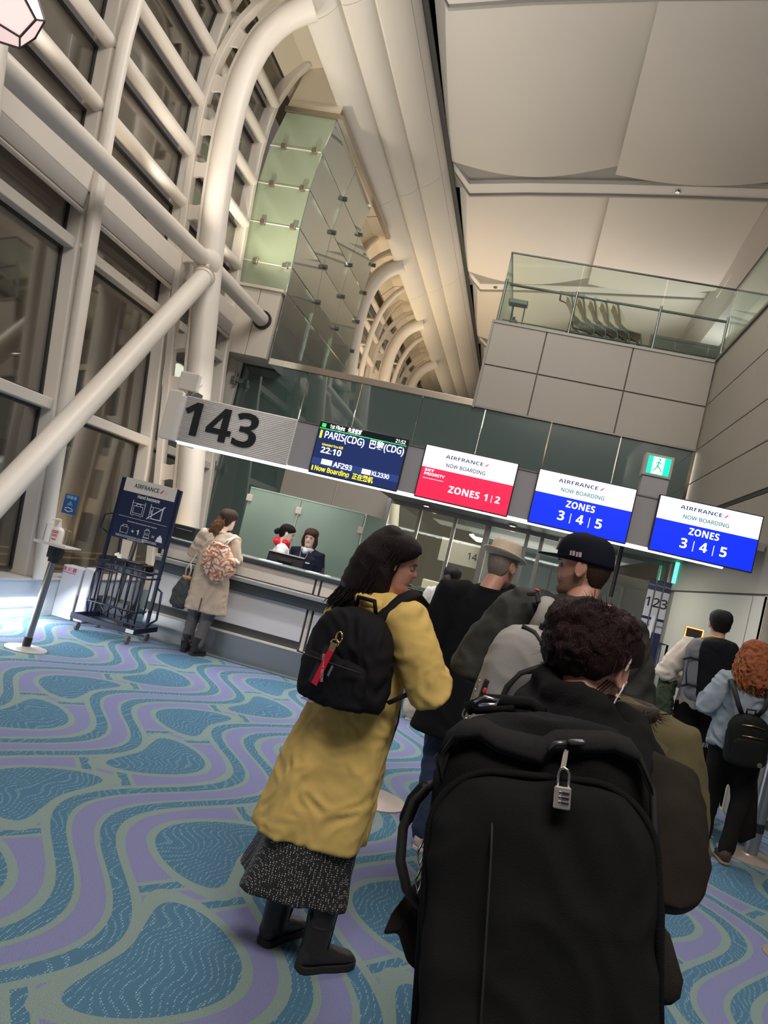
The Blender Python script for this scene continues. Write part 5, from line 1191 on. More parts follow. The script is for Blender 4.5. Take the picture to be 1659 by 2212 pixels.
# ================================================================== black-clad woman in front and her travel pack
BK = fab('black_wool', (.012, .010, .010), .9, 350, .3)
F = Fig('person in a black hooded jacket with a messy burgundy bun and white earphone wire', (.22, 1.74, 0), R(-6), .92, 'skin_pink', head_yaw=R(-26), head_pitch=R(-26), neck=(-.012, .055, .004), lean=(0, 0), voxel=.0055,
        arms={1: dict(sh=(.175, -.02, 1.262), el=(.19, -.17, 1.14), wr=(.17, .09, 1.05), hd=(-.4, .9, .2), hn=(.5, .2, .8), ts=-1), -1: dict(sh=(-.145, .03, 1.25), el=(-.17, .10, 1.04), wr=(-.04, .26, 1.10), hd=(.4, .9, .2), hn=(-.5, .2, .8))})
F.lips()
jk = fab('jacket_brown_black', (.020, .015, .012), .85, 400, .25)
mb = MB()
def rj(a, t): return 1+(1-t)*(.05*math.sin(4*a)+.04*math.sin(7*a+1))
mb.loft([(.50, .03, .0, .24, .19), (.66, .03, .0, .225, .175), (.82, .02, .0, .205, .16), (.97, .01, .0, .185, .145), (1.10, .01, .01, .175, .135), (1.20, .01, .02, .175, .13), (1.27, .01, .03, .165, .125), (1.33, 0, .04, .12, .10), (1.37, 0, .04, .08, .08)], 56, 2.3, rj)
F.sleeves(mb, (.085, .084, .078, .06), .95)
F.garment(mb, 'jacket', jk, .011, 7, .006, .12, label='brown-black jacket flaring at the hem')
mb = MB(); F.legs_cloth(mb, (.11, .09, .075, .07)); F.garment(mb, 'trousers', BK, .012, 4, .003); F.shoes(RUB, 'shoe')
# hood rolled round the neck
mb = MB()
for rr_, zz, th, tilt in ((.114, 1.335, .040, .016), (.098, 1.378, .034, .034), (.132, 1.300, .036, .0)):
    mb.tube([(rr_*math.cos(a)*1.05, .02+rr_*math.sin(a)*.9, zz+tilt*(-math.cos(a))*1.0+.012*math.sin(3*a)) for a in [2*math.pi*k/26 for k in range(27)]], [th*(1+.12*math.sin(k*.8+zz*50)) for k in range(27)], 14)
mb.tube([(-.10, -.07, 1.30), (-.01, -.10, 1.31), (.09, -.07, 1.28)], [.045, .05, .045], 16, round_=True)
mb.sheet([(-.125, -.03, 1.30), (-.05, -.105, 1.31), (-.035, -.095, 1.425), (-.118, -.02, 1.43)], .02, (.4, .9, 0))
F.garment(mb, 'hood', fab('black_hood', (.010, .009, .010), .92, 300, .3), .008, 6, .006, .10, label='black hood bunched round the neck')
# hair: shell, low messy bun, loose locks
F.hair_cap(H_BURG, .020, .07, .018, -.055, noise_=.006)
hp = F.HP; mb = MB()
mb.ball(hp((-.03, -.075, .060)), .074, 14, (1.15, .85, .9)); mb.ball(hp((-.015, -.080, .005)), .066, 14, (1.15, .8, .95)); mb.ball(hp((-.058, -.04, .02)), .064, 12); mb.ball(hp((.015, -.03, .085)), .070, 12, (.95, 1.1, .8))
F.garment(mb, 'bun', H_BURG, .007, 3, .008, .03)
rg = random.Random(5); loops = MB()
for i in range(420):
    a = rg.random()*6.28; b = rg.random()*3.14*.75-.3; c = Vector((-.012+.085*math.cos(a)*math.cos(b), -.05-.055*abs(math.sin(a))*.9+.03*math.cos(b), .03+.085*math.sin(b)))
    tdir = Vector((-math.sin(a), rg.uniform(-.4, .4), math.cos(a)*.6+rg.uniform(-.3, .3))).normalized(); Ln = rg.uniform(.05, .13); pts = []
    cen = Vector((-.01, -.03, .02))
    for j in range(7):
        u = j/6-.5; p = c+tdir*Ln*u; d = p-cen; p = cen+d.normalized()*(d.length*.4+.6*(.098+rg.uniform(-.003, .010)+.010*math.cos(u*9+i))); pts.append(hp(p))
    if c.x > .030 and c.z < .055: continue
    loops.tube(pts, [.0006, .0016, .0021, .0021, .0019, .0015, .0005], 4, cap=False)
loops.build('hair_strands', hairm('hair_burgundy_sheen', (.060, .017, .019)), F.T, smooth=True, fix=False, kind='stuff')  # lighter strand colour stands in for the sheen on the hair
fly = MB()
for i in range(260):
    a = rg.uniform(1.8, 5.8); b = rg.uniform(-.2, 1.3); c = Vector((.09*math.cos(a)*math.cos(b), -.02+.10*math.sin(a)*.8, .02+.10*math.sin(b))); d = c.normalized()
    s_ = Vector((rg.gauss(0, 1), rg.gauss(0, 1), rg.gauss(0, 1)))*.4
    fly.tube([hp(c+(d+s_*u)*.035*u+Vector((0, 0, -.02*u*u))) for u in (0, .4, .8, 1.2)], [.0009, .0008, .0006, .0002], 3, cap=False)
fly.build('flyaway_hair', MATS['hair_burgundy_sheen'], F.T, fix=False, kind='stuff')
mb = MB()
for k in range(10): mb.tube([hp((.068-.004*k, -.02-.006*k, -.03)), hp((.060-.006*k, -.035-.004*k, -.065)), hp((.070-.006*k, -.01-.002*k, -.075+.002*k)), hp((.085-.004*k, .01, -.05))], .0022, 4, cap=False)
mb.build('nape_locks', H_BURG, F.T, fix=False, kind='stuff')
MB().tube([hp((.086, -.035, .055)), hp((.090, -.03, .03)), hp((.088, -.028, .005))], .0028, 8, round_=True).build('hair_pin', mat('pin_pink', (.6, .42, .42), .2), F.T, smooth=True)
wire = mat('wire_white', (.72, .70, .70), .4)
MB().tube([hp((.083, .004, -.010)), hp((.087, -.002, -.03)), hp((.082, .0, -.06)), hp((.070, .02, -.11)), hp((.060, .03, -.16)), hp((.075, .03, -.19))], .0018, 6).build('earphone_wire', wire, F.T, smooth=True)
MB().tube([hp((.066, -.01, -.07)), hp((.055, .0, -.10)), hp((.045, .01, -.14))], .0014, 6).build('earphone_wire', wire, F.T, smooth=True)
MB().ball(hp((.080, .006, -.010)), .007, 8).build('earbud', wire, F.T, smooth=True)

# the big pack: local x right, y away from the camera, z up; leaning
TP = fab('travel_pack_black', (.0075, .0072, .0075), .82, 500, .35)
TP2 = fab('travel_pack_panel', (.010, .0095, .0095), .78, 700, .3)
e = empty('travel_backpack', (.245, 1.27, .80), label='large black travel backpack filling the right foreground with a silver combination padlock', cat='backpack')
e.rotation_euler = (R(-13), R(-11), R(-2)); e.location = (.205, 1.27, .835)
PW, PD, PH = .355, .24, .585
mb = MB(); mb.loft(rbox(PW, PD, PH, 4.2, .26, .12, 60, 26), 60, 4.2)
o = mb.build('main_body', TP, e, smooth=True); cloth(o, .008, 4, .0045, .12)
# raised front compartment
def arch_outline(w_, h, r_, n=10):
    pts = [(-w_/2, 0)]
    for k in range(n+1): a = math.pi-math.pi/2*k/n; pts.append((-w_/2+r_+r_*math.cos(a), h-r_+r_*math.sin(a)))
    for k in range(n+1): a = math.pi/2-math.pi/2*k/n; pts.append((w_/2-r_+r_*math.cos(a), h-r_+r_*math.sin(a)))
    return pts+[(w_/2, 0)]
mb = MB(); r_ = []
ol = arch_outline(.335, .455, .10)
for yy, k in ((-.08, 1.0), (-.118, 1.0), (-.143, .985), (-.156, .95), (-.162, .86), (-.164, .3)):
    r_.append([(x*k, yy, .02+(z-.2)*k+.2 if z > .2 else .02+z) for x, z in ol])
mb.rings(r_); o = mb.build('front_compartment', TP2, e, smooth=True); cloth(o, .007, 4, .004, .10)
MB().tube([(x*1.005, -.137, .02+z*1.004) for x, z in ol], .0065, 8).build('piping', TP, e, smooth=True)
MB().tube([(-.075, -.168, .02), (-.072, -.171, .2), (-.070, -.169, .36), (-.072, -.158, .45)], .0022, 6).tube([(-.155, -.150, .02), (-.155, -.152, .25), (-.145, -.15, .40)], .002, 6).build('seam', RUB, e, smooth=True)
# upper zip line with a rain flap whose edge droops
zl = [(-.155, .455), (-.165, .49), (-.14, .525), (-.10, .530), (-.07, .512), (-.03, .503), (.0, .497), (.02, .520), (.11, .527), (.145, .515), (.165, .47), (.168, .3), (.166, .05)]
zs_ = [(x, -.122, z) for x, z in zl]
MB().tube(zs_, .0055, 8).build('zip', RUB, e, smooth=True)
fl_ = MB(); up = []; dn = []
for x, z in zl[:11]: dn.append((x, -.1285, z-.004)); up.append((x*.93, -.098-.012*(1-abs(x)/.2), max(z+.030, z*.55+.265)))
r_ = [[dn[i], (dn[i][0]*.99, -.132, dn[i][2]+.012), up[i], (up[i][0], up[i][1]+.012, up[i][2]-.004), (dn[i][0], -.117, dn[i][2]+.002)] for i in range(len(dn))]
fl_.rings(r_); fl_.build('rain_flap', fab('flap_black', (.014, .013, .013), .8, 500, .3), e, smooth=True)
for sx in (-1,):
    MB().tube([(.0+.165, -.10, .03), (.174, -.095, .3), (.168, -.09, .44)], .010, 8).build('side_seam', TP, e, smooth=True)
# left side grab handle and zip pulls, right-hand strap
MB().tube([(-.174, -.03, .448), (-.190, -.05, .442), (-.208, -.05, .420), (-.222, -.05, .375), (-.222, -.05, .325), (-.208, -.05, .285), (-.186, -.04, .262), (-.174, -.03, .258)], .0085, 10, flat=((0, 1, 0), 1.6)).build('side_handle', RUB, e, smooth=True)
MB().tube([(-.192, -.05, .440), (-.208, -.05, .420), (-.218, -.05, .390)], .012, 10, round_=True).build('handle_pad', TP, e, smooth=True)
for z in (.365, .325): MB().tube([(-.181, -.09, z), (-.189, -.095, z-.02), (-.184, -.095, z-.038), (-.179, -.09, z-.02)], .0022, 6).build('zip_pull', MATS['metal_pull'], e, smooth=True)
MB().obox((-.12, .02, .578), (-.05, .015, .588), .028, .010).tube([(-.135, .02, .58), (-.10, .03, .60), (-.02, .03, .60), (.0, .02, .585)], .012, 10).build('top_handle', TP, e, smooth=True)
MB().tube([(-.118, -.02, .590), (-.10, -.025, .600), (-.075, -.02, .596), (-.08, -.035, .588), (-.11, -.03, .585)], .0032, 8).build('buckle', mat('buckle_steel', (.5, .5, .52), .25, 1), e, smooth=True)
# waist-belt wing sticking out at the lower left, its twin at the right
mb = MB(); mb.add([(-.17, .0, .315), (-.205, -.01, .285), (-.235, -.02, .240), (-.247, -.02, .205), (-.222, -.02, .212), (-.205, -.01, .170), (-.17, .0, .145), (-.17, .03, .315), (-.205, .02, .285), (-.235, .01, .242), (-.247, .0, .210), (-.222, .005, .216), (-.205, .02, .172), (-.17, .03, .145)],
    [tuple(range(6, -1, -1)), tuple(range(7, 14))]+[(k, (k+1) % 7, (k+1) % 7+7, k+7) for k in range(7)])
mb.build('belt_wing', fab('wing_fabric', (.022, .018, .016), .8, 400), e, bevel=.006)
mb = MB(); mb.tube([(.155, .03, .30), (.185, .03, .25), (.195, .03, .19)], [.012, .026, .034], 14, round_=True, flat=((0, 1, 0), .4)); o = mb.build('belt_wing', MATS['wing_fabric'], e, smooth=True)
MB().tube([(-.12, .12, .5), (-.12, .17, .56), (-.12, .24, .57), (-.12, .30, .50)], .03, 12, flat=((0, .4, 1), .35)).build('shoulder_strap', TP, e, smooth=True)
MB().tube([(.12, .12, .5), (.12, .17, .56), (.12, .24, .57), (.12, .30, .50)], .03, 12, flat=((0, .4, 1), .35)).build('shoulder_strap', TP, e, smooth=True)
MB().tube([(.008, -.138, .515), (.018, -.142, .528), (.035, -.142, .530)], .004, 6).tube([(.042, -.138, .532), (.06, -.14, .533)], .005, 6, round_=True).build('zip_slider', mat('slider', (.12, .12, .12), .35, .8), e, smooth=True)
# padlock
lk = empty('padlock', (0, 0, 0), label='silver three-dial combination padlock hanging on the big black backpack', cat='padlock'); lk.location = e.location; lk.rotation_euler = e.rotation_euler
chrome = mat('chrome', (.62, .58, .54), .16, 1)
cx_, cz_ = .030, .452
Rt = Matrix.Translation((cx_, -.178, cz_)) @ Matrix.Rotation(R(3), 4, 'Y') @ Matrix.Diagonal((.86, .86, .80, 1))
def LK(m_, name, mt, **k):
    m_.v = [tuple(Rt @ Vector(v)) for v in m_.v]; return m_.build(name, mt, lk, **k)
bd = LK(MB().box(-.0145, -.006, -.022, .0145, .007, .018), 'lock_body', mat('lock_body', (.66, .60, .54), .28, .85), bevel=.0025, seg=3)
LK(MB().tube([(-.009, 0, .014), (-.009, 0, .040), (-.006, 0, .048), (0, 0, .051), (.006, 0, .048), (.009, 0, .040), (.009, 0, .014)], .0026, 10), 'shackle', chrome, smooth=True)
for k in range(3):
    LK(MB().tube([(-.001, -.0065, .008-.0085*k), (.011, -.0065, .008-.0085*k)], .0036, 12).tube([(-.006, -.0062, .008-.0085*k), (-.002, -.0062, .008-.0085*k)], .0022, 8), 'dial', mat('dial_dark', (.06, .06, .09), .3, .6), smooth=True, auto=40)
    for q in range(4): LK(MB().box(.0012+q*.0026, -.0106, .0068-.0085*k, .0022+q*.0026, -.0098, .0095-.0085*k), 'dial_mark', chrome)
MB().obox((cx_, -.178, cz_+.039), (.036, -.142, .520), .008, .0025, (0, 1, 0)).build('puller', chrome, lk, bevel=.001)

# ================================================================== olive parka person
OL = fab('olive_parka', (.095, .078, .034), .8, 350, .2)
F = Fig('person in an olive-green parka with a snap epaulette, head hidden behind the burgundy bun', (.36, 2.36, 0), R(-6), .91, 'skin', head_pitch=R(-16), head_yaw=R(5), neck=(-.075, .03, -.03),
        arms={1: dict(sh=(.165, -.01, 1.27), el=(.235, -.05, 1.02), wr=(.14, .2, 1.0), hd=(-.5, .8, 0), hn=(.5, .4, .8), ts=-1), -1: dict(sh=(-.165, -.01, 1.27), el=(-.20, -.03, 1.0), wr=(-.1, .2, 1.0), hd=(.5, .8, 0), hn=(-.5, .4, .8))})
F.lips(); F.hair_cap(H_DBROWN, .02, .06, -.02, -.08)
mb = MB(); mb.loft([(.62, 0, 0, .22, .16), (.8, 0, 0, .205, .15), (1.0, 0, 0, .195, .14), (1.15, 0, 0, .20, .14), (1.24, 0, 0, .195, .13), (1.30, 0, 0, .15, .11), (1.35, 0, 0, .09, .08)], 40, 2.3, rj)
F.sleeves(mb, (.10, .095, .088, .07), .85); F.garment(mb, 'parka', OL, .011, 6, .006, .12, label='olive-green parka')
mb = MB()
rg = random.Random(8); 
for i in range(500):
    a = rg.random()*6.28; p = Vector((.115*math.cos(a), .0+.10*math.sin(a), 1.325)); d = Vector((math.cos(a), math.sin(a), rg.uniform(-.6, .9)))
    mb.tube([p, p+d*.02, p+d*.042+Vector((rg.gauss(0, .006), rg.gauss(0, .006), -.006))], [.0016, .0012, .0003], 3, cap=False)
mb.tube([(.11*math.cos(a), .095*math.sin(a), 1.325) for a in [2*math.pi*k/20 for k in range(21)]], .03, 10)
mb.build('fur_trim', hairm('fur', (.035, .025, .018)), F.T, fix=False, smooth=True)
MB().obox((.10, -.125, 1.275), (.155, -.105, 1.25), .035, .006, (0, -1, .6)).build('epaulette', OL, F.T, bevel=.004)
MB().ball((.135, -.122, 1.262), .006, 8).build('snap', chrome, F.T, smooth=True)
mb = MB(); F.legs_cloth(mb); F.garment(mb, 'trousers', BK, .012, 4, .002); F.shoes(RUB)

# ================================================================== cap man and grey backpack
F = Fig('bearded man in a black flat-brim cap and charcoal rain jacket, looking left', (.27, 3.28, 0), R(8), 1.09, 'skin_pink', head_yaw=R(62), head_pitch=R(-4), neck=(-.0, .01),
        arms={-1: dict(sh=(-.20, 0, 1.50), el=(-.36, -.02, 1.25), wr=(-.16, .26, 1.20), hd=(.5, .8, .2), hn=(-.6, .3, .7)), 1: dict(sh=(.20, 0, 1.50), el=(.30, -.02, 1.22), wr=(.2, .2, 1.1), hd=(-.2, .9, .3), hn=(.6, .3, .7), ts=-1)})
F.lips()
F.hair_cap(H_TOP, .006, .06, .01, -.075)
# stubble: thin shell over jaw
n = 40; r_ = []
for i in range(0, 11):
    ring = []
    for k in range(n):
        a = -2*math.pi*k/n; c = math.cos(a); lim = -.052+.045*(1-max(0, c))
        off = .0022 if (HZ[i] < lim and c > -.35) else -.006
        ring.append(F.HP(head_point(i, a, off)))
    r_.append(ring)
MB().rings(r_).build('stubble', mat('stubble', (.30, .165, .115), .85, bump=.5, bscale=400, var=.4, vscale=300), F.T, smooth=True)
# cap
capm = fab('cap_navy_black', (.008, .009, .018), .8, 600, .2); hp = F.HP
n = 40; r_ = []
for z, k in ((.030, 1.09), (.045, 1.10), (.065, 1.08), (.088, 1.04), (.108, .95), (.124, .80), (.136, .54), (.142, .12)):
    r_.append([hp((.078*k*math.sin(a), -.003+.1*k*math.cos(a), z-.010*(1-math.cos(a))*(1 if z < .06 else .4))) for a in [2*math.pi*q/n for q in range(n)]])
MB().rings(r_).build('cap', capm, F.T, smooth=True, label='black flat-brim cap')
mb = MB(); r0 = []; 
for th in (0, .005):
    for rr_ in (1,):
        r0.append([hp((.078*1.1*math.sin(a)*1.02, .0+.1*1.1*math.cos(a)*.98+(.075*(max(0, math.cos(a))**.55)), .037+th+.002*math.sin(a)**2*-1)) for a in np.linspace(-1.5, 1.5, 24)]+[hp((.07*math.sin(a), .085*math.cos(a), .037+th)) for a in np.linspace(1.5, -1.5, 24)])
mb.rings(r0).build('brim', capm, F.T, bevel=.001)
for k in range(2):
    a = R(-75-k*13); c = Vector((.0885*math.sin(a)*1.0, -.003+.113*math.cos(a), .056-.010*(1-math.cos(a)))); t_ = Vector((math.cos(a)*.0885, -math.sin(a)*.113, 0)).normalized()
    MB().obox(hp(c-t_*.010), hp(c+t_*.010), .003, .020, F.HM @ Vector((0, 0, 1))).build('patch', mat('patch_grey', (.48, .42, .44), .7), F.T)
    MB().obox(hp(c-t_*.002+Vector((math.sin(a)*.0018, 0, 0))), hp(c+t_*.003+Vector((math.sin(a)*.0018, 0, 0))), .003, .018, F.HM @ Vector((0, 0, 1))).build('patch_mark', mat('patch_red', (.35, .08, .12), .7), F.T)
MB().sheet([hp((-.028, .108, .060)), hp((.028, .108, .060)), hp((.024, .098, .105)), hp((-.024, .098, .105))], .004, F.HM @ Vector((0, 1, 0))).build('front_patch', MATS['patch_grey'], F.T)
CJ = fab('charcoal_shell', (.036, .037, .034), .55, 250, .3, .12)
mb = MB(); mb.loft([(.72, 0, 0, .20, .15), (.9, 0, 0, .20, .15), (1.1, 0, 0, .205, .15), (1.3, 0, 0, .225, .155), (1.42, 0, 0, .235, .15), (1.50, 0, 0, .20, .125), (1.56, 0, 0, .12, .10), (1.60, 0, 0, .085, .085)], 44, 2.4)
F.sleeves(mb, (.105, .092, .08, .06), .9); F.garment(mb, 'rain_jacket', CJ, .011, 5, .010, .10, label='charcoal rain jacket')
mb = MB(); mb.tube([(.10*math.cos(a), .09*math.sin(a)-.01, 1.565+.01*math.sin(2*a)) for a in [2*math.pi*k/20 for k in range(21)]], .024, 10)
F.garment(mb, 'collar', CJ, .008, 3, .004, .05)
mb = MB(); F.legs_cloth(mb); F.garment(mb, 'trousers', BK, .012, 4, .002); F.shoes(RUB)
gm_ = fab('heather_grey', (.34, .32, .30), .85, 500, .3, .18); gd_ = fab('dark_grey_pack', (.12, .115, .11), .8, 500, .3)
e = empty('backpack', (.085, 2.95, 1.0), label='heather-grey technical backpack with black piping and a yellow zip on the cap man', cat='backpack'); e.rotation_euler = (R(3), R(5), R(12))
mb = MB(); mb.loft(rbox(.30, .20, .47, 2.9, .45, .12), 44, 2.9); o = mb.build('main_body', gm_, e, smooth=True); cloth(o, .008, 4, .003, .12)
mb = MB(); mb.loft([(z+.0, x+.045, y-.082, rx, ry*.6, p) for z, x, y, rx, ry, p in rbox(.22, .16, .33, 3, .3, .2, nz=12)], 36, 3); o = mb.build('front_pocket', gd_, e, smooth=True); cloth(o, .008, 3)
MB().tube([(-.075, -.098, .02), (-.075, -.106, .12), (-.07, -.108, .24), (-.04, -.108, .30), (.02, -.104, .345), (.04, -.098, .37), (.02, -.085, .41), (-.03, -.062, .45), (-.07, -.04, .455)], .0095, 8).build('piping', RUB, e, smooth=True)
MB().tube([(-.050, -.136, .215), (.02, -.146, .210), (.10, -.140, .208)], .0055, 8).obox((-.050, -.138, .218), (-.050, -.141, .195), .012, .004, (0, 1, 0)).build('yellow_zip', mat('yellow_zip', (.75, .48, .03), .5), e, smooth=True)
MB().obox((-.128, -.060, .16), (-.128, -.062, .235), .03, .02, (0, 1, 0)).build('side_patch', RUB, e, bevel=.004); MB().ball((-.133, -.073, .195), .012, 8, (.6, .6, 1)).build('red_emblem', mat('emblem_red', (.6, .03, .02), .5), e, smooth=True)
mb = MB(); mb.tube([(.0, .06, .44), (.01, .04, .52), (.03, .12, .57), (.03, .25, .53)], .030, 12, flat=((0, .5, 1), .3)); mb.build('shoulder_strap', gm_, e, smooth=True)
MB().tube([(.01, .02, .43), (.0, -.03, .48), (.05, -.04, .485), (.075, -.0, .44), (.075, -.02, .38)], .011, 8).build('grab_handle', RUB, e, smooth=True)
MB().tube([(-.01, .085, .548), (-.02, .12, .578), (-.03, .2, .565)], .010, 8).build('strap_edge', RUB, e)
MB().ball((-.022, .12, .592), .009, 8, (1.4, 1, .5)).build('red_emblem', MATS['emblem_red'], e, smooth=True)
mb = MB()
for k in range(6): mb.tube([(-.152+.004*math.sin(k*2)+.007*math.cos(a), -.03, .21-.018*k+.009*math.sin(a)) for a in [2*math.pi*q/8 for q in range(9)]], .0018, 5)
mb.tube([(-.16+.014*math.cos(a), -.035, .09+.02*math.sin(a)) for a in [2*math.pi*q/10 for q in range(11)]], .003, 6); mb.build('chain', chrome, e, smooth=True)
MB().tube([(-.10, -.11, .13), (-.115, -.125, .09), (-.10, -.125, .07), (-.09, -.12, .10)], .004, 6).build('cord_loop', RUB, e, smooth=True)

# ================================================================== hat man
F = Fig('tall man in a long black overcoat and cream straw trilby, seen from behind', (-.13, 4.72, 0), R(-6), 1.065, 'skin_pink', head_yaw=R(-28), head_pitch=R(-3), neck=(.04, .02),
        arms={-1: dict(sh=(-.21, 0, 1.46), el=(-.27, -.05, 1.17), wr=(-.09, .25, 1.20), hd=(.6, .7, .1), hn=(-.5, .4, .7)), 1: dict(sh=(.21, 0, 1.46), el=(.28, -.03, 1.17), wr=(.12, .25, 1.15), hd=(-.6, .7, .1), hn=(.5, .4, .7), ts=-1)},
        legs={-1: dict(hip=(-.09, 0, .95), kn=(-.07, .0, .50), an=(-.02, -.14, .09), fd=(.05, 1, 0))})
F.lips(); F.hair_cap(H_GREY, .005, .06, -.005, -.07)
BC = fab('black_overcoat', (.0075, .0075, .009), .9, 500, .25)
mb = MB(); mb.loft([(.63, -.02, -.02, .245, .18), (.8, -.01, -.01, .23, .17), (1.0, 0, 0, .215, .155), (1.2, 0, 0, .22, .155), (1.36, 0, 0, .235, .15), (1.45, 0, 0, .20, .125), (1.50, 0, 0, .13, .10), (1.535, .01, 0, .09, .085)], 48, 2.3, lambda a, t: 1+(1-t)*.03*math.sin(4*a))
F.sleeves(mb, (.10, .085, .075, .06), .93); F.garment(mb, 'overcoat', BC, .011, 6, .004, .15, label='long black overcoat')
mb = MB(); mb.tube([(.01+.085*math.cos(a), .005+.08*math.sin(a), 1.53+.01*math.sin(a)) for a in [2*math.pi*k/20 for k in range(21)]], .02, 10); F.garment(mb, 'collar', BC, .008, 3, 0)
hp = F.HP; straw = mat('straw', (.64, .54, .42), .7, bump=.5, bscale=300, var=.12, vscale=60); n = 44
r_ = []
for z, k, d in ((.055, 1.0, 0), (.075, 1.0, 0), (.10, .98, 0), (.13, .93, 0), (.150, .86, .0), (.157, .70, .004), (.150, .45, .012), (.146, .1, .012)):
    r_.append([hp((.082*k*math.sin(a), -.005+.104*k*math.cos(a), z-d*max(0, math.cos(a))**2*1.2-.010*abs(math.sin(a))*(z > .14))) for a in [2*math.pi*q/n for q in range(n)]])
MB().rings(r_).build('straw_hat', straw, F.T, smooth=True, label='cream straw trilby')
r_ = []
for z, k, th in ((.050, .98, 0), (.048, 1.20, 0), (.052, 1.42, 0), (.056, 1.43, 0), (.053, 1.2, 0), (.056, .98, 0)):
    r_.append([hp((.084*k*math.sin(a), -.005+.106*k*math.cos(a), z+(k-.98)*.045*(-math.cos(a))*1.2+(k-.98)*.02)) for a in [2*math.pi*q/n for q in range(n)]])
MB().rings(r_, cap=False).build('brim', straw, F.T, smooth=True)
r_ = [[hp((.0835*k*math.sin(a), -.005+.1055*k*math.cos(a), z)) for a in [2*math.pi*q/n for q in range(n)]] for z, k in ((.054, 1.0), (.054, 1.015), (.066, 1.012), (.066, .99))]
MB().rings(r_, cap=False).build('hat_band', black, F.T, smooth=True)
JN = fab('dark_denim', (.018, .030, .065), .85, 400, .3, .15)
mb = MB(); F.legs_cloth(mb, (.11, .095, .085, .075), .98); F.garment(mb, 'jeans', JN, .011, 4, .004, .08, label='dark blue jeans'); F.shoes(fab('canvas_pale', (.55, .45, .40), .7), 'shoe', mat('sole_white', (.62, .56, .52), .5))

# ================================================================== ponytail woman
BG = fab('beige_cotton', (.50, .42, .35), .8, 400, .2)
F = Fig('woman with a long black ponytail and beige outfit standing before the gate doors', (-.62, 8.02, 0), R(-10), .95, 'skin_pale', head_yaw=R(-8), arms={1: dict(el=(.2, .0, 1.05), wr=(.1, .22, 1.0), hd=(-.5, .8, 0), hn=(.5, .3, .8), ts=-1), -1: dict(el=(-.24, -.02, 1.05), wr=(-.15, .2, .95), hd=(.5, .8, 0), hn=(-.5, .3, .8))}, voxel=.009)
F.lips(); F.hair_cap(H_BLACK, .018, .06, -.02, -.09); hp = F.HP
mb = MB(); mb.tube([hp((0, -.09, .02)), hp((-.0, -.13, -.03)), hp((-.015, -.15, -.14)), hp((-.03, -.15, -.27)), hp((-.04, -.14, -.40))], [.03, .045, .062, .062, .02], 16, round_=True); F.garment(mb, 'ponytail', H_BLACK, .008, 3, .006, .05)
MB().tube([hp((.014*math.cos(a), -.135, -.005+.02*math.sin(a))) for a in [2*math.pi*q/8 for q in range(9)]], .004, 6).build('hair_clip', chrome, F.T, smooth=True)
mb = MB(); mb.loft([(.86, 0, 0, .19, .14), (1.0, 0, 0, .18, .13), (1.2, 0, 0, .185, .13), (1.29, 0, 0, .18, .12), (1.35, 0, 0, .10, .09)], 36, 2.3); F.sleeves(mb, (.085, .08, .07, .05), .9); F.garment(mb, 'blouse', fab('blouse_pale', (.58, .53, .50), .7), .012, 4, .006, .09)
mb = MB(); F.legs_cloth(mb, (.12, .10, .095, .095), .97); F.garment(mb, 'trousers', BG, .012, 4, .004); F.shoes(mat('shoe_cream', (.6, .55, .48), .5), 'shoe', MATS['sole_white'])
MB().tube([(-.10, -.10, 1.32), (.0, -.155, 1.15), (.12, -.15, .98), (.18, -.10, .88)], .010, 6).build('bag_strap', black, F.T, smooth=True)
# a dark-haired traveller beyond, seen between hat and cap
F = Fig('dark-haired person far inside the gate, seen between the straw hat and the cap', (-.02, 9.6, 0), R(0), .93, 'skin', voxel=.011)
F.lips(); F.hair_cap(H_BLACK, .02, .06, -.02, -.09); mb = MB(); mb.loft([(.5, 0, 0, .19, .14), (1.0, 0, 0, .18, .13), (1.27, 0, 0, .18, .12), (1.34, 0, 0, .10, .09)], 30, 2.3); F.sleeves(mb); F.garment(mb, 'coat', BK, .014, 4, .004); mb = MB(); F.legs_cloth(mb); F.garment(mb, 'trousers', BK, .014, 3, 0); F.shoes(RUB)

# ================================================================== trench-coat woman at the counter
TR = fab('trench_beige', (.46, .36, .27), .75, 400, .2, .05)
F = Fig('woman with long half-tied brown hair in a beige trench coat leaning at the counter', (-3.24, 8.20, 0), R(-4), .965, 'skin_pale', head_yaw=R(-22), lean=(0, 0), neck=(.03, .02),
        arms={-1: dict(sh=(-.17, 0, 1.32), el=(-.25, -.02, 1.08), wr=(-.2, .2, 1.13), hd=(.3, .9, .1), hn=(-.2, .2, .9)), 1: dict(sh=(.17, 0, 1.32), el=(.25, -.02, 1.10), wr=(.2, .18, 1.14), hd=(-.3, .9, .1), hn=(.2, .2, .9), ts=-1)},
        legs={-1: dict(an=(-.085, -.0, .085), fd=(-.3, 1, 0)), 1: dict(an=(.07, -.05, .085), fd=(.2, 1, 0))}, voxel=.008)
F.lips()
mb = MB(); mb.loft([(.49, .03, 0, .245, .17), (.65, .025, 0, .23, .165), (.85, .015, 0, .205, .155), (1.02, .0, 0, .19, .14), (1.18, 0, 0, .185, .135), (1.28, 0, 0, .18, .125), (1.34, 0, 0, .13, .10), (1.38, 0, 0, .075, .07)], 48, 2.3, lambda a, t: 1+(1-t)*.04*math.sin(5*a))
F.sleeves(mb, (.092, .082, .072, .055), .85); F.garment(mb, 'trench_coat', TR, .011, 5, .006, .11, label='beige knee-length trench coat')
MB().box(.045, -.178, .485, .053, -.150, .64).build('vent', mat('vent_dark', (.10, .075, .055), .8), F.T)
mb = MB(); mb.tube([(.075*math.cos(a), .075*math.sin(a), 1.375) for a in [2*math.pi*k/16 for k in range(17)]], .02, 8); F.garment(mb, 'collar', TR, .009, 2, 0)
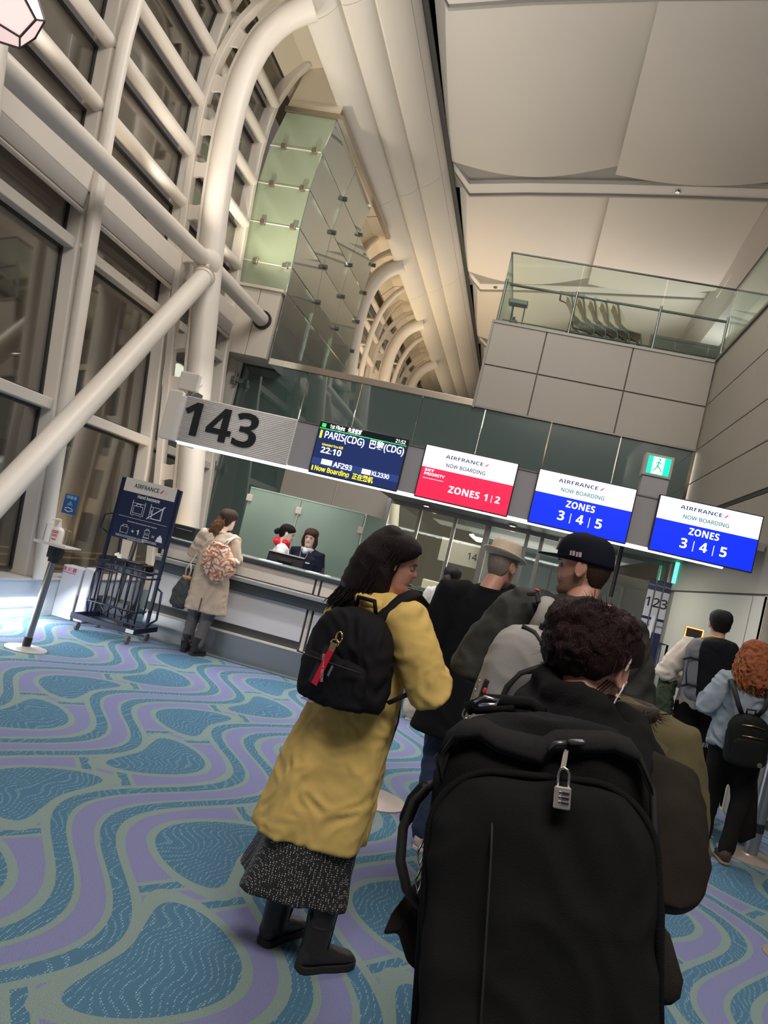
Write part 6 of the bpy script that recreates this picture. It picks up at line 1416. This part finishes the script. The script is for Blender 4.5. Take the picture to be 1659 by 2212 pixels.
GT = fab('grey_trousers', (.12, .11, .11), .8, 300)
mb = MB(); F.legs_cloth(mb, (.11, .09, .078, .065), .90); F.garment(mb, 'trousers', GT, .012, 4, .005, .07); F.shoes(RUB, 'boot', RUB)
F.hair_cap(H_TOP, .018, .06, -.02, -.09); hp = F.HP
mb = MB(); mb.tube([hp((0, -.08, .0)), hp((-.02, -.11, -.08)), hp((-.05, -.12, -.18)), hp((-.08, -.12, -.30))], [.06, .065, .07, .02], 16, round_=True, flat=((0, 1, 0), .55)); F.garment(mb, 'long_hair', H_BROWN, .009, 3, .006, .05)
g = [[hp((x, -.09, .02)), hp((x*1.3-.02, -.125, -.08)), hp((x*1.6-.05, -.14, -.18)), hp((x*1.8-.08, -.14, -.33))] for x in (-.06, -.03, 0, .03, .05)]
strands(g, 90, .008, .004, H_BROWN, F.T, curl=.006, ncurl=2, seed=9)
MB().tube([hp((-.045, -.108, .02)), hp((-.052, -.12, -.04)), hp((-.05, -.12, -.08))], .006, 6).build('hair_ribbon', mat('ribbon_gold', (.45, .28, .10), .5), F.T, smooth=True)
# tote bag
tm = mat('paisley_tote', (.55, .30, .20), .8); N_, L_ = nt(tm)
x_, y_, z_, tc_ = coords(tm); wv_ = N_.new('ShaderNodeTexWave'); wv_.wave_type = 'RINGS'; wv_.inputs['Scale'].default_value = 5; wv_.inputs['Distortion'].default_value = 14; wv_.inputs['Detail'].default_value = 2; wv_.inputs['Detail Scale'].default_value = 2.2; L_.new(tc_.outputs['Object'], wv_.inputs['Vector'])
cr = N_.new('ShaderNodeValToRGB'); cr.color_ramp.elements[0].color = (.42, .15, .07, 1); cr.color_ramp.elements[1].color = (.66, .50, .40, 1); cr.color_ramp.elements[0].position = .25; cr.color_ramp.elements[1].position = .62; L_.new(wv_.outputs['Fac'], cr.inputs[0]); 
e3 = cr.color_ramp.elements.new(.45); e3.color = (.60, .33, .22, 1); L_.new(cr.outputs[0], N_['Principled BSDF'].inputs['Base Color'])
e = empty('tote_bag', (-3.14, 8.02, .86), R(-4), label='orange and cream patterned tote bag on the trench-coat woman\'s shoulder', cat='bag'); e.rotation_euler = (0, R(8), R(-6))
mb = MB(); mb.loft([(.0, .03, 0, .06, .04), (.05, .02, 0, .13, .07), (.14, .01, 0, .20, .09), (.24, .0, 0, .21, .085), (.32, -.03, 0, .15, .06), (.40, -.05, 0, .10, .035)], 36, 2.2)
mb.tube([(.10, 0, .22), (.19, .0, .27), (.22, 0, .29)], [.07, .05, .02], 12, round_=True); o = mb.build('pouch', tm, e, smooth=True); cloth(o, .009, 4, .010, .07)
mb = MB(); mb.tube([(-.04, -.03, .38), (-.005, .0, .46), (.0, .10, .505), (-.01, .2, .44)], .009, 8); mb.tube([(.0, -.02, .36), (.02, .01, .46), (.02, .10, .51), (.02, .2, .44)], .009, 8); mb.build('handle', mat('handle_cream', (.62, .54, .46), .8), e, smooth=True)
for a, b in (((-.15, -.085, .10), (.08, -.095, .36)), ((-.12, -.085, .26), (.13, -.09, .06)), ((-.04, -.085, .33), (-.02, -.095, .05))): MB().tube([a, ((a[0]+b[0])/2, -.103, (a[2]+b[2])/2), b], .004, 5).build('quilt_seam', mat('seam_brown', (.25, .10, .06), .8), e, smooth=True)
e = empty('hand_bag', (-3.50, 8.12, .46), label='dark grey soft bag hanging from the trench-coat woman\'s left arm', cat='bag')
mb = MB(); mb.loft([(.0, .02, 0, .06, .05), (.05, .01, 0, .10, .07), (.2, .01, 0, .095, .06), (.34, .03, 0, .05, .03)], 28, 2.3); o = mb.build('pouch', fab('bag_grey', (.055, .058, .058), .8), e, smooth=True); cloth(o, .009, 3, .008, .06)
MB().loft([(.325, .03, 0, .055, .034), (.365, .03, 0, .05, .03)], 20).build('trim', mat('trim_orange', (.50, .22, .10), .7), e, smooth=True)
MB().tube([(.01, 0, .35), (.0, 0, .44), (.03, 0, .50), (.06, .02, .60), (.07, .04, .66)], .008, 8).tube([(.05, 0, .35), (.06, 0, .43), (.04, 0, .50)], .008, 8).build('handle', MATS['handle_cream'], e, smooth=True)

# ================================================================== gate staff
WB = fab('white_blouse', (.70, .71, .72), .6, 300, .1, .02)
F = Fig('gate attendant with a black hair bun, white blouse and red neck scarf, facing right', (-2.85, 9.30, 0), R(-70), .965, 'skin_pale', head_yaw=R(0), head_pitch=R(-10), voxel=.006)
F.lips(.8, 'lip_red'); F.hair_cap(H_BLACK, .012, .060, .0, -.075); hp = F.HP
mb = MB(); mb.ball(hp((0, -.13, -.02)), .035, 10); mb.ball(hp((0, -.115, .0)), .035, 10); F.garment(mb, 'bun', H_BLACK, .007, 2, .003, .03)
mb = MB(); mb.loft([(.85, 0, 0, .165, .12), (1.0, 0, 0, .16, .115), (1.2, 0, 0, .17, .12), (1.29, 0, 0, .17, .11), (1.36, 0, 0, .09, .08)], 36, 2.3); F.sleeves(mb, (.08, .072, .06, .045), .95); F.garment(mb, 'blouse', WB, .011, 4, .005, .09)
mb = MB(); rg = random.Random(3)
for i in range(14): 
    a = rg.uniform(0, 6.28); mb.ball((.055*math.cos(a)-.02, -.01+.055*math.sin(a), 1.40+rg.uniform(-.02, .035)), rg.uniform(.028, .045), 8)
mb.ball((-.06, -.05, 1.42), .05, 8); mb.ball((.02, -.08, 1.42), .045, 8)
F.garment(mb, 'scarf', fab('red_scarf', (.72, .02, .04), .5, 200, .2), .008, 2, .012, .035, label='ruffled red neck scarf')
MB().tube([(-.13, -.13, 1.28), (-.13, -.14, 1.1)], .012, 8).tube([(.09, .10, 1.34), (.09, .125, 1.15)], .012, 8).build('vest_strap', black, F.T)
mb = MB(); F.legs_cloth(mb); F.garment(mb, 'trousers', BK, .013, 3, 0); F.shoes(RUB)
F = Fig('smiling gate attendant with a brown bob, navy blazer and silver scarf', (-2.535, 9.36, 0), R(172), .975, 'skin_pale', head_yaw=R(8), head_pitch=R(-4), voxel=.006)
F.lips(1, 'lip_rose'); hb = hairm('hair_bob', (.05, .022, .018)); F.hair_cap(hb, .016, .045, -.01, -.12); hp = F.HP
mb = MB()
for sd in (-1, 1): mb.tube([hp((sd*.055, .02, .06)), hp((sd*.078, .015, .0)), hp((sd*.082, .01, -.06)), hp((sd*.072, .015, -.125))], [.022, .026, .028, .014], 12, round_=True)
mb.tube([hp((0, -.06, .06)), hp((0, -.085, 0)), hp((0, -.085, -.07)), hp((0, -.07, -.13))], [.06, .07, .07, .05], 16, round_=True)
mb.tube([hp((-.05, .075, .06)), hp((0, .09, .058)), hp((.05, .075, .06))], .016, 10, round_=True)
F.garment(mb, 'bob_hair', hb, .007, 3, .002, .03)
NB = fab('navy_blazer', (.010, .012, .025), .7, 400, .15)
mb = MB(); mb.loft([(.78, 0, 0, .175, .13), (1.0, 0, 0, .165, .12), (1.2, 0, 0, .18, .125), (1.30, 0, 0, .18, .11), (1.37, 0, 0, .09, .08)], 36, 2.4); F.sleeves(mb, (.082, .072, .062, .05), .95); F.garment(mb, 'blazer', NB, .011, 4, .003, .1)
mb = MB(); mb.tube([(.062*math.cos(a), .02+.062*math.sin(a), 1.40) for a in [2*math.pi*k/16 for k in range(17)]], .024, 10); mb.ball((0, .085, 1.37), .035, 8); F.garment(mb, 'scarf', fab('silver_scarf', (.55, .58, .62), .4, 150, .2), .008, 2, .004, .03, label='silver neck scarf')
MB().box(-.115, .125, 1.235, -.06, .135, 1.25).build('name_badge', MATS['card_white'], F.T); MB().obox((.09, .13, 1.20), (.09, .13, 1.26), .006, .006).build('pen', chrome, F.T)
MB().tube([(-.05, .10, 1.36), (-.03, .135, 1.25), (0, .135, 1.16), (.03, .135, 1.25), (.05, .10, 1.36)], .003, 6).build('lanyard', MATS['patch_grey'], F.T)
mb = MB(); F.legs_cloth(mb); F.garment(mb, 'trousers', BK, .013, 3, 0); F.shoes(RUB)

# ================================================================== white-shirted man with travel pack
F = Fig('black-haired man in a cream long-sleeved shirt carrying a black and grey pack', (1.80, 7.15, 0), R(-4), 1.055, 'skin', arms={-1: dict(sh=(-.20, 0, 1.43), el=(-.36, -.02, 1.16), wr=(-.14, .22, 1.10), hd=(.5, .8, .1), hn=(-.6, .3, .7)), 1: dict(sh=(.20, 0, 1.43), el=(.28, -.02, 1.16), wr=(.14, .22, 1.12), hd=(-.5, .8, .1), hn=(.6, .3, .7), ts=-1)}, voxel=.008)
F.lips(); F.hair_cap(H_BLACK, .015, .06, .0, -.055, noise_=.004)
SH = fab('cream_shirt', (.58, .51, .43), .8, 400, .15, .04)
mb = MB(); mb.loft([(.93, -.02, 0, .195, .145), (1.1, 0, 0, .20, .15), (1.3, 0, 0, .21, .15), (1.41, 0, 0, .21, .135), (1.47, 0, 0, .14, .10), (1.50, 0, 0, .085, .08)], 40, 2.3); F.sleeves(mb, (.095, .085, .072, .055), .93); F.garment(mb, 'shirt', SH, .012, 5, .009, .11)
mb = MB(); F.legs_cloth(mb, (.125, .11, .10, .085), .75); F.garment(mb, 'trousers', BK, .012, 4, .004); F.shoes(RUB)
text('UNDER', .045, MATS['card_white'], F.T, (.02, -.125, .66), width=.14, off=.001)
e = empty('backpack', (1.76, 6.93, 1.0), label='tall black pack with grey side and yellow rim on the cream-shirted man', cat='backpack'); e.rotation_euler = (R(2), R(-8), R(4))
mb = MB(); mb.loft(rbox(.36, .20, .56, 3.4, .28, .2), 40, 3.4); o = mb.build('main_body', fab('pack_side_grey', (.17, .17, .185), .8), e, smooth=True); cloth(o, .010, 3, .003, .1)
mb = MB(); mb.loft([(z+.0, x+.055, y-.06, rx, ry*.85, p) for z, x, y, rx, ry, p in rbox(.33, .20, .57, 3.4, .24, .2)], 40, 3.4); o = mb.build('front_panel', fab('pack_front_black', (.009, .009, .013), .8), e, smooth=True); cloth(o, .010, 3, .003, .1)
MB().tube([(-.08, -.03, .545), (0, -.03, .572), (.08, -.03, .565), (.15, -.03, .525)], .008, 8).build('yellow_rim', mat('rim_yellow', (.60, .36, .06), .6), e, smooth=True)
for z in (.38, .16): MB().tube([(-.10, -.10, z), (-.17, -.10, z+.01), (-.21, -.06, z-.015)], .013, 8, flat=((0, 1, 0), .6), round_=True).build('side_strap', black, e, smooth=True)
MB().tube([(-.19, -.09, .36), (-.20, -.10, .26), (-.19, -.1, .16)], .006, 6).build('cord', black, e, smooth=True)
e = empty('jacket_bundle', (1.47, 7.25, .85), label='green jacket draped over the left forearm of the cream-shirted man', cat='jacket')
mb = MB(); mb.loft([(-.02, .02, -.08, .10, .07), (.1, .0, -.08, .09, .07), (.22, .02, -.06, .07, .06), (.30, .06, -.02, .05, .05)], 26, 2.2, lambda a, t: 1+.12*math.sin(4*a)); o = mb.build('cloth', fab('green_cloth', (.045, .065, .035), .85), e, smooth=True); cloth(o, .010, 3, .010, .06)

# ================================================================== red-haired woman
F = Fig('woman with curly ginger hair, pale denim jacket and black trousers at the right edge', (1.86, 6.22, 0), R(4), .93, 'skin_pale', head_yaw=R(-10), arms={-1: dict(sh=(-.16, 0, 1.28), el=(-.29, -.02, 1.06), wr=(-.10, .2, 1.05), hd=(.5, .8, .1), hn=(-.6, .3, .7)), 1: dict(sh=(.16, 0, 1.28), el=(.25, -.02, 1.04), wr=(.1, .2, 1.0), hd=(-.5, .8, .1), hn=(.6, .3, .7), ts=-1)},
        legs={-1: dict(hip=(-.08, 0, .82), kn=(-.07, .08, .46), an=(-.05, .14, .085), fd=(0, 1, 0)), 1: dict(hip=(.08, 0, .82), kn=(.10, -.02, .44), an=(.04, -.10, .085), fd=(.1, 1, 0))}, voxel=.008)
F.lips(); F.hair_cap(H_RED, .03, .06, -.04, -.10, noise_=.01); hp = F.HP
DN = fab('pale_denim', (.25, .295, .34), .85, 350, .3, .15)
mb = MB(); mb.loft([(.80, 0, 0, .22, .16), (.92, 0, 0, .205, .155), (1.05, 0, 0, .19, .145), (1.2, 0, 0, .19, .14), (1.28, 0, 0, .175, .12), (1.34, 0, 0, .10, .09)], 40, 2.3, lambda a, t: 1+(1-t)*.05*math.sin(6*a)); F.sleeves(mb, (.09, .085, .075, .055), .93); F.garment(mb, 'denim_jacket', DN, .011, 4, .009, .08)
mb = MB(); F.legs_cloth(mb, (.115, .10, .075, .062), .97); F.garment(mb, 'trousers', BK, .011, 4, .003); F.shoes(mat('shoe_brown', (.05, .03, .02), .6), 'shoe', mat('sole_tan', (.3, .2, .13), .7))
MB().tube([(.12, .02, .75), (.17, .0, .45), (.19, -.01, .22), (.17, 0, .16)], [.05, .06, .07, .02], 14, round_=True, flat=((0, 1, 0), .4)).build('coat_tail', BK, F.T, smooth=True)
mb = MB(); mb.ball(hp((0, -.03, .03)), .115, 14); mb.tube([hp((0, -.06, .0)), hp((.0, -.09, -.1)), hp((.02, -.11, -.2)), hp((.03, -.11, -.27))], [.11, .12, .11, .04], 18, round_=True); F.garment(mb, 'curly_hair', H_RED, .010, 2, .016, .035)
g = [[hp((dx*.05, -.03+dy*.05, .125)), hp((dx*.12, -.03+dy*.10, .04)), hp((dx*.14, -.06+dy*.11, -.06)), hp((dx*.14, -.08+dy*.11, -.16)), hp((dx*.13, -.09+dy*.10, -.27))] for dx, dy in [(math.sin(R(60+24*k)), math.cos(R(60+24*k))) for k in range(11)]]
strands(g, 300, .010, .0038, hairm('hair_ginger_light', (.38, .13, .05)), F.T, curl=.012, ncurl=7, seed=12)
e = empty('backpack', (1.87, 6.02, .72), label='small black backpack with two gold zips on the ginger-haired woman', cat='backpack'); e.rotation_euler = (R(3), R(-5), R(4))
mb = MB(); mb.loft(rbox(.29, .15, .38, 2.8, .5, .15), 40, 2.8); o = mb.build('main_body', fab('nylon_black', (.010, .011, .010), .6), e, smooth=True); cloth(o, .009, 3, .003, .08)
mb = MB(); mb.loft([(z+.01, x, y-.06, rx, ry*.55, p) for z, x, y, rx, ry, p in rbox(.24, .13, .22, 3, .3, .2, nz=12)], 32, 3); o = mb.build('front_pocket', MATS['nylon_black'], e, smooth=True); cloth(o, .009, 3)
MB().tube([(-.075, -.070, .305), (.0, -.082, .312), (.085, -.068, .298)], .0035, 6).tube([(-.07, -.09, .235), (.0, -.10, .237), (.075, -.09, .232)], .0035, 6).build('gold_zip', gold, e, smooth=True)
MB().lathe([(.018, 0), (.018, .002)], (0, 0, 0), 14).build('round_logo', mat('dull_badge', (.10, .10, .09), .5), e).matrix_local = Matrix.Translation((.07, -.10, .05)) @ Matrix.Rotation(R(90), 4, 'X')
mb = MB()
for sd in (-1, 1): mb.tube([(sd*.05, .02, .36), (sd*.09, .0, .43), (sd*.12, .03, .52), (sd*.12, .12, .575), (sd*.12, .24, .54)], .018, 10, flat=((0, 1, .2), .4))
mb.tube([(-.03, 0, .37), (-.03, -.01, .41), (.03, -.01, .41), (.03, 0, .37)], .008, 8); mb.build('shoulder_strap', RUB, e, smooth=True)
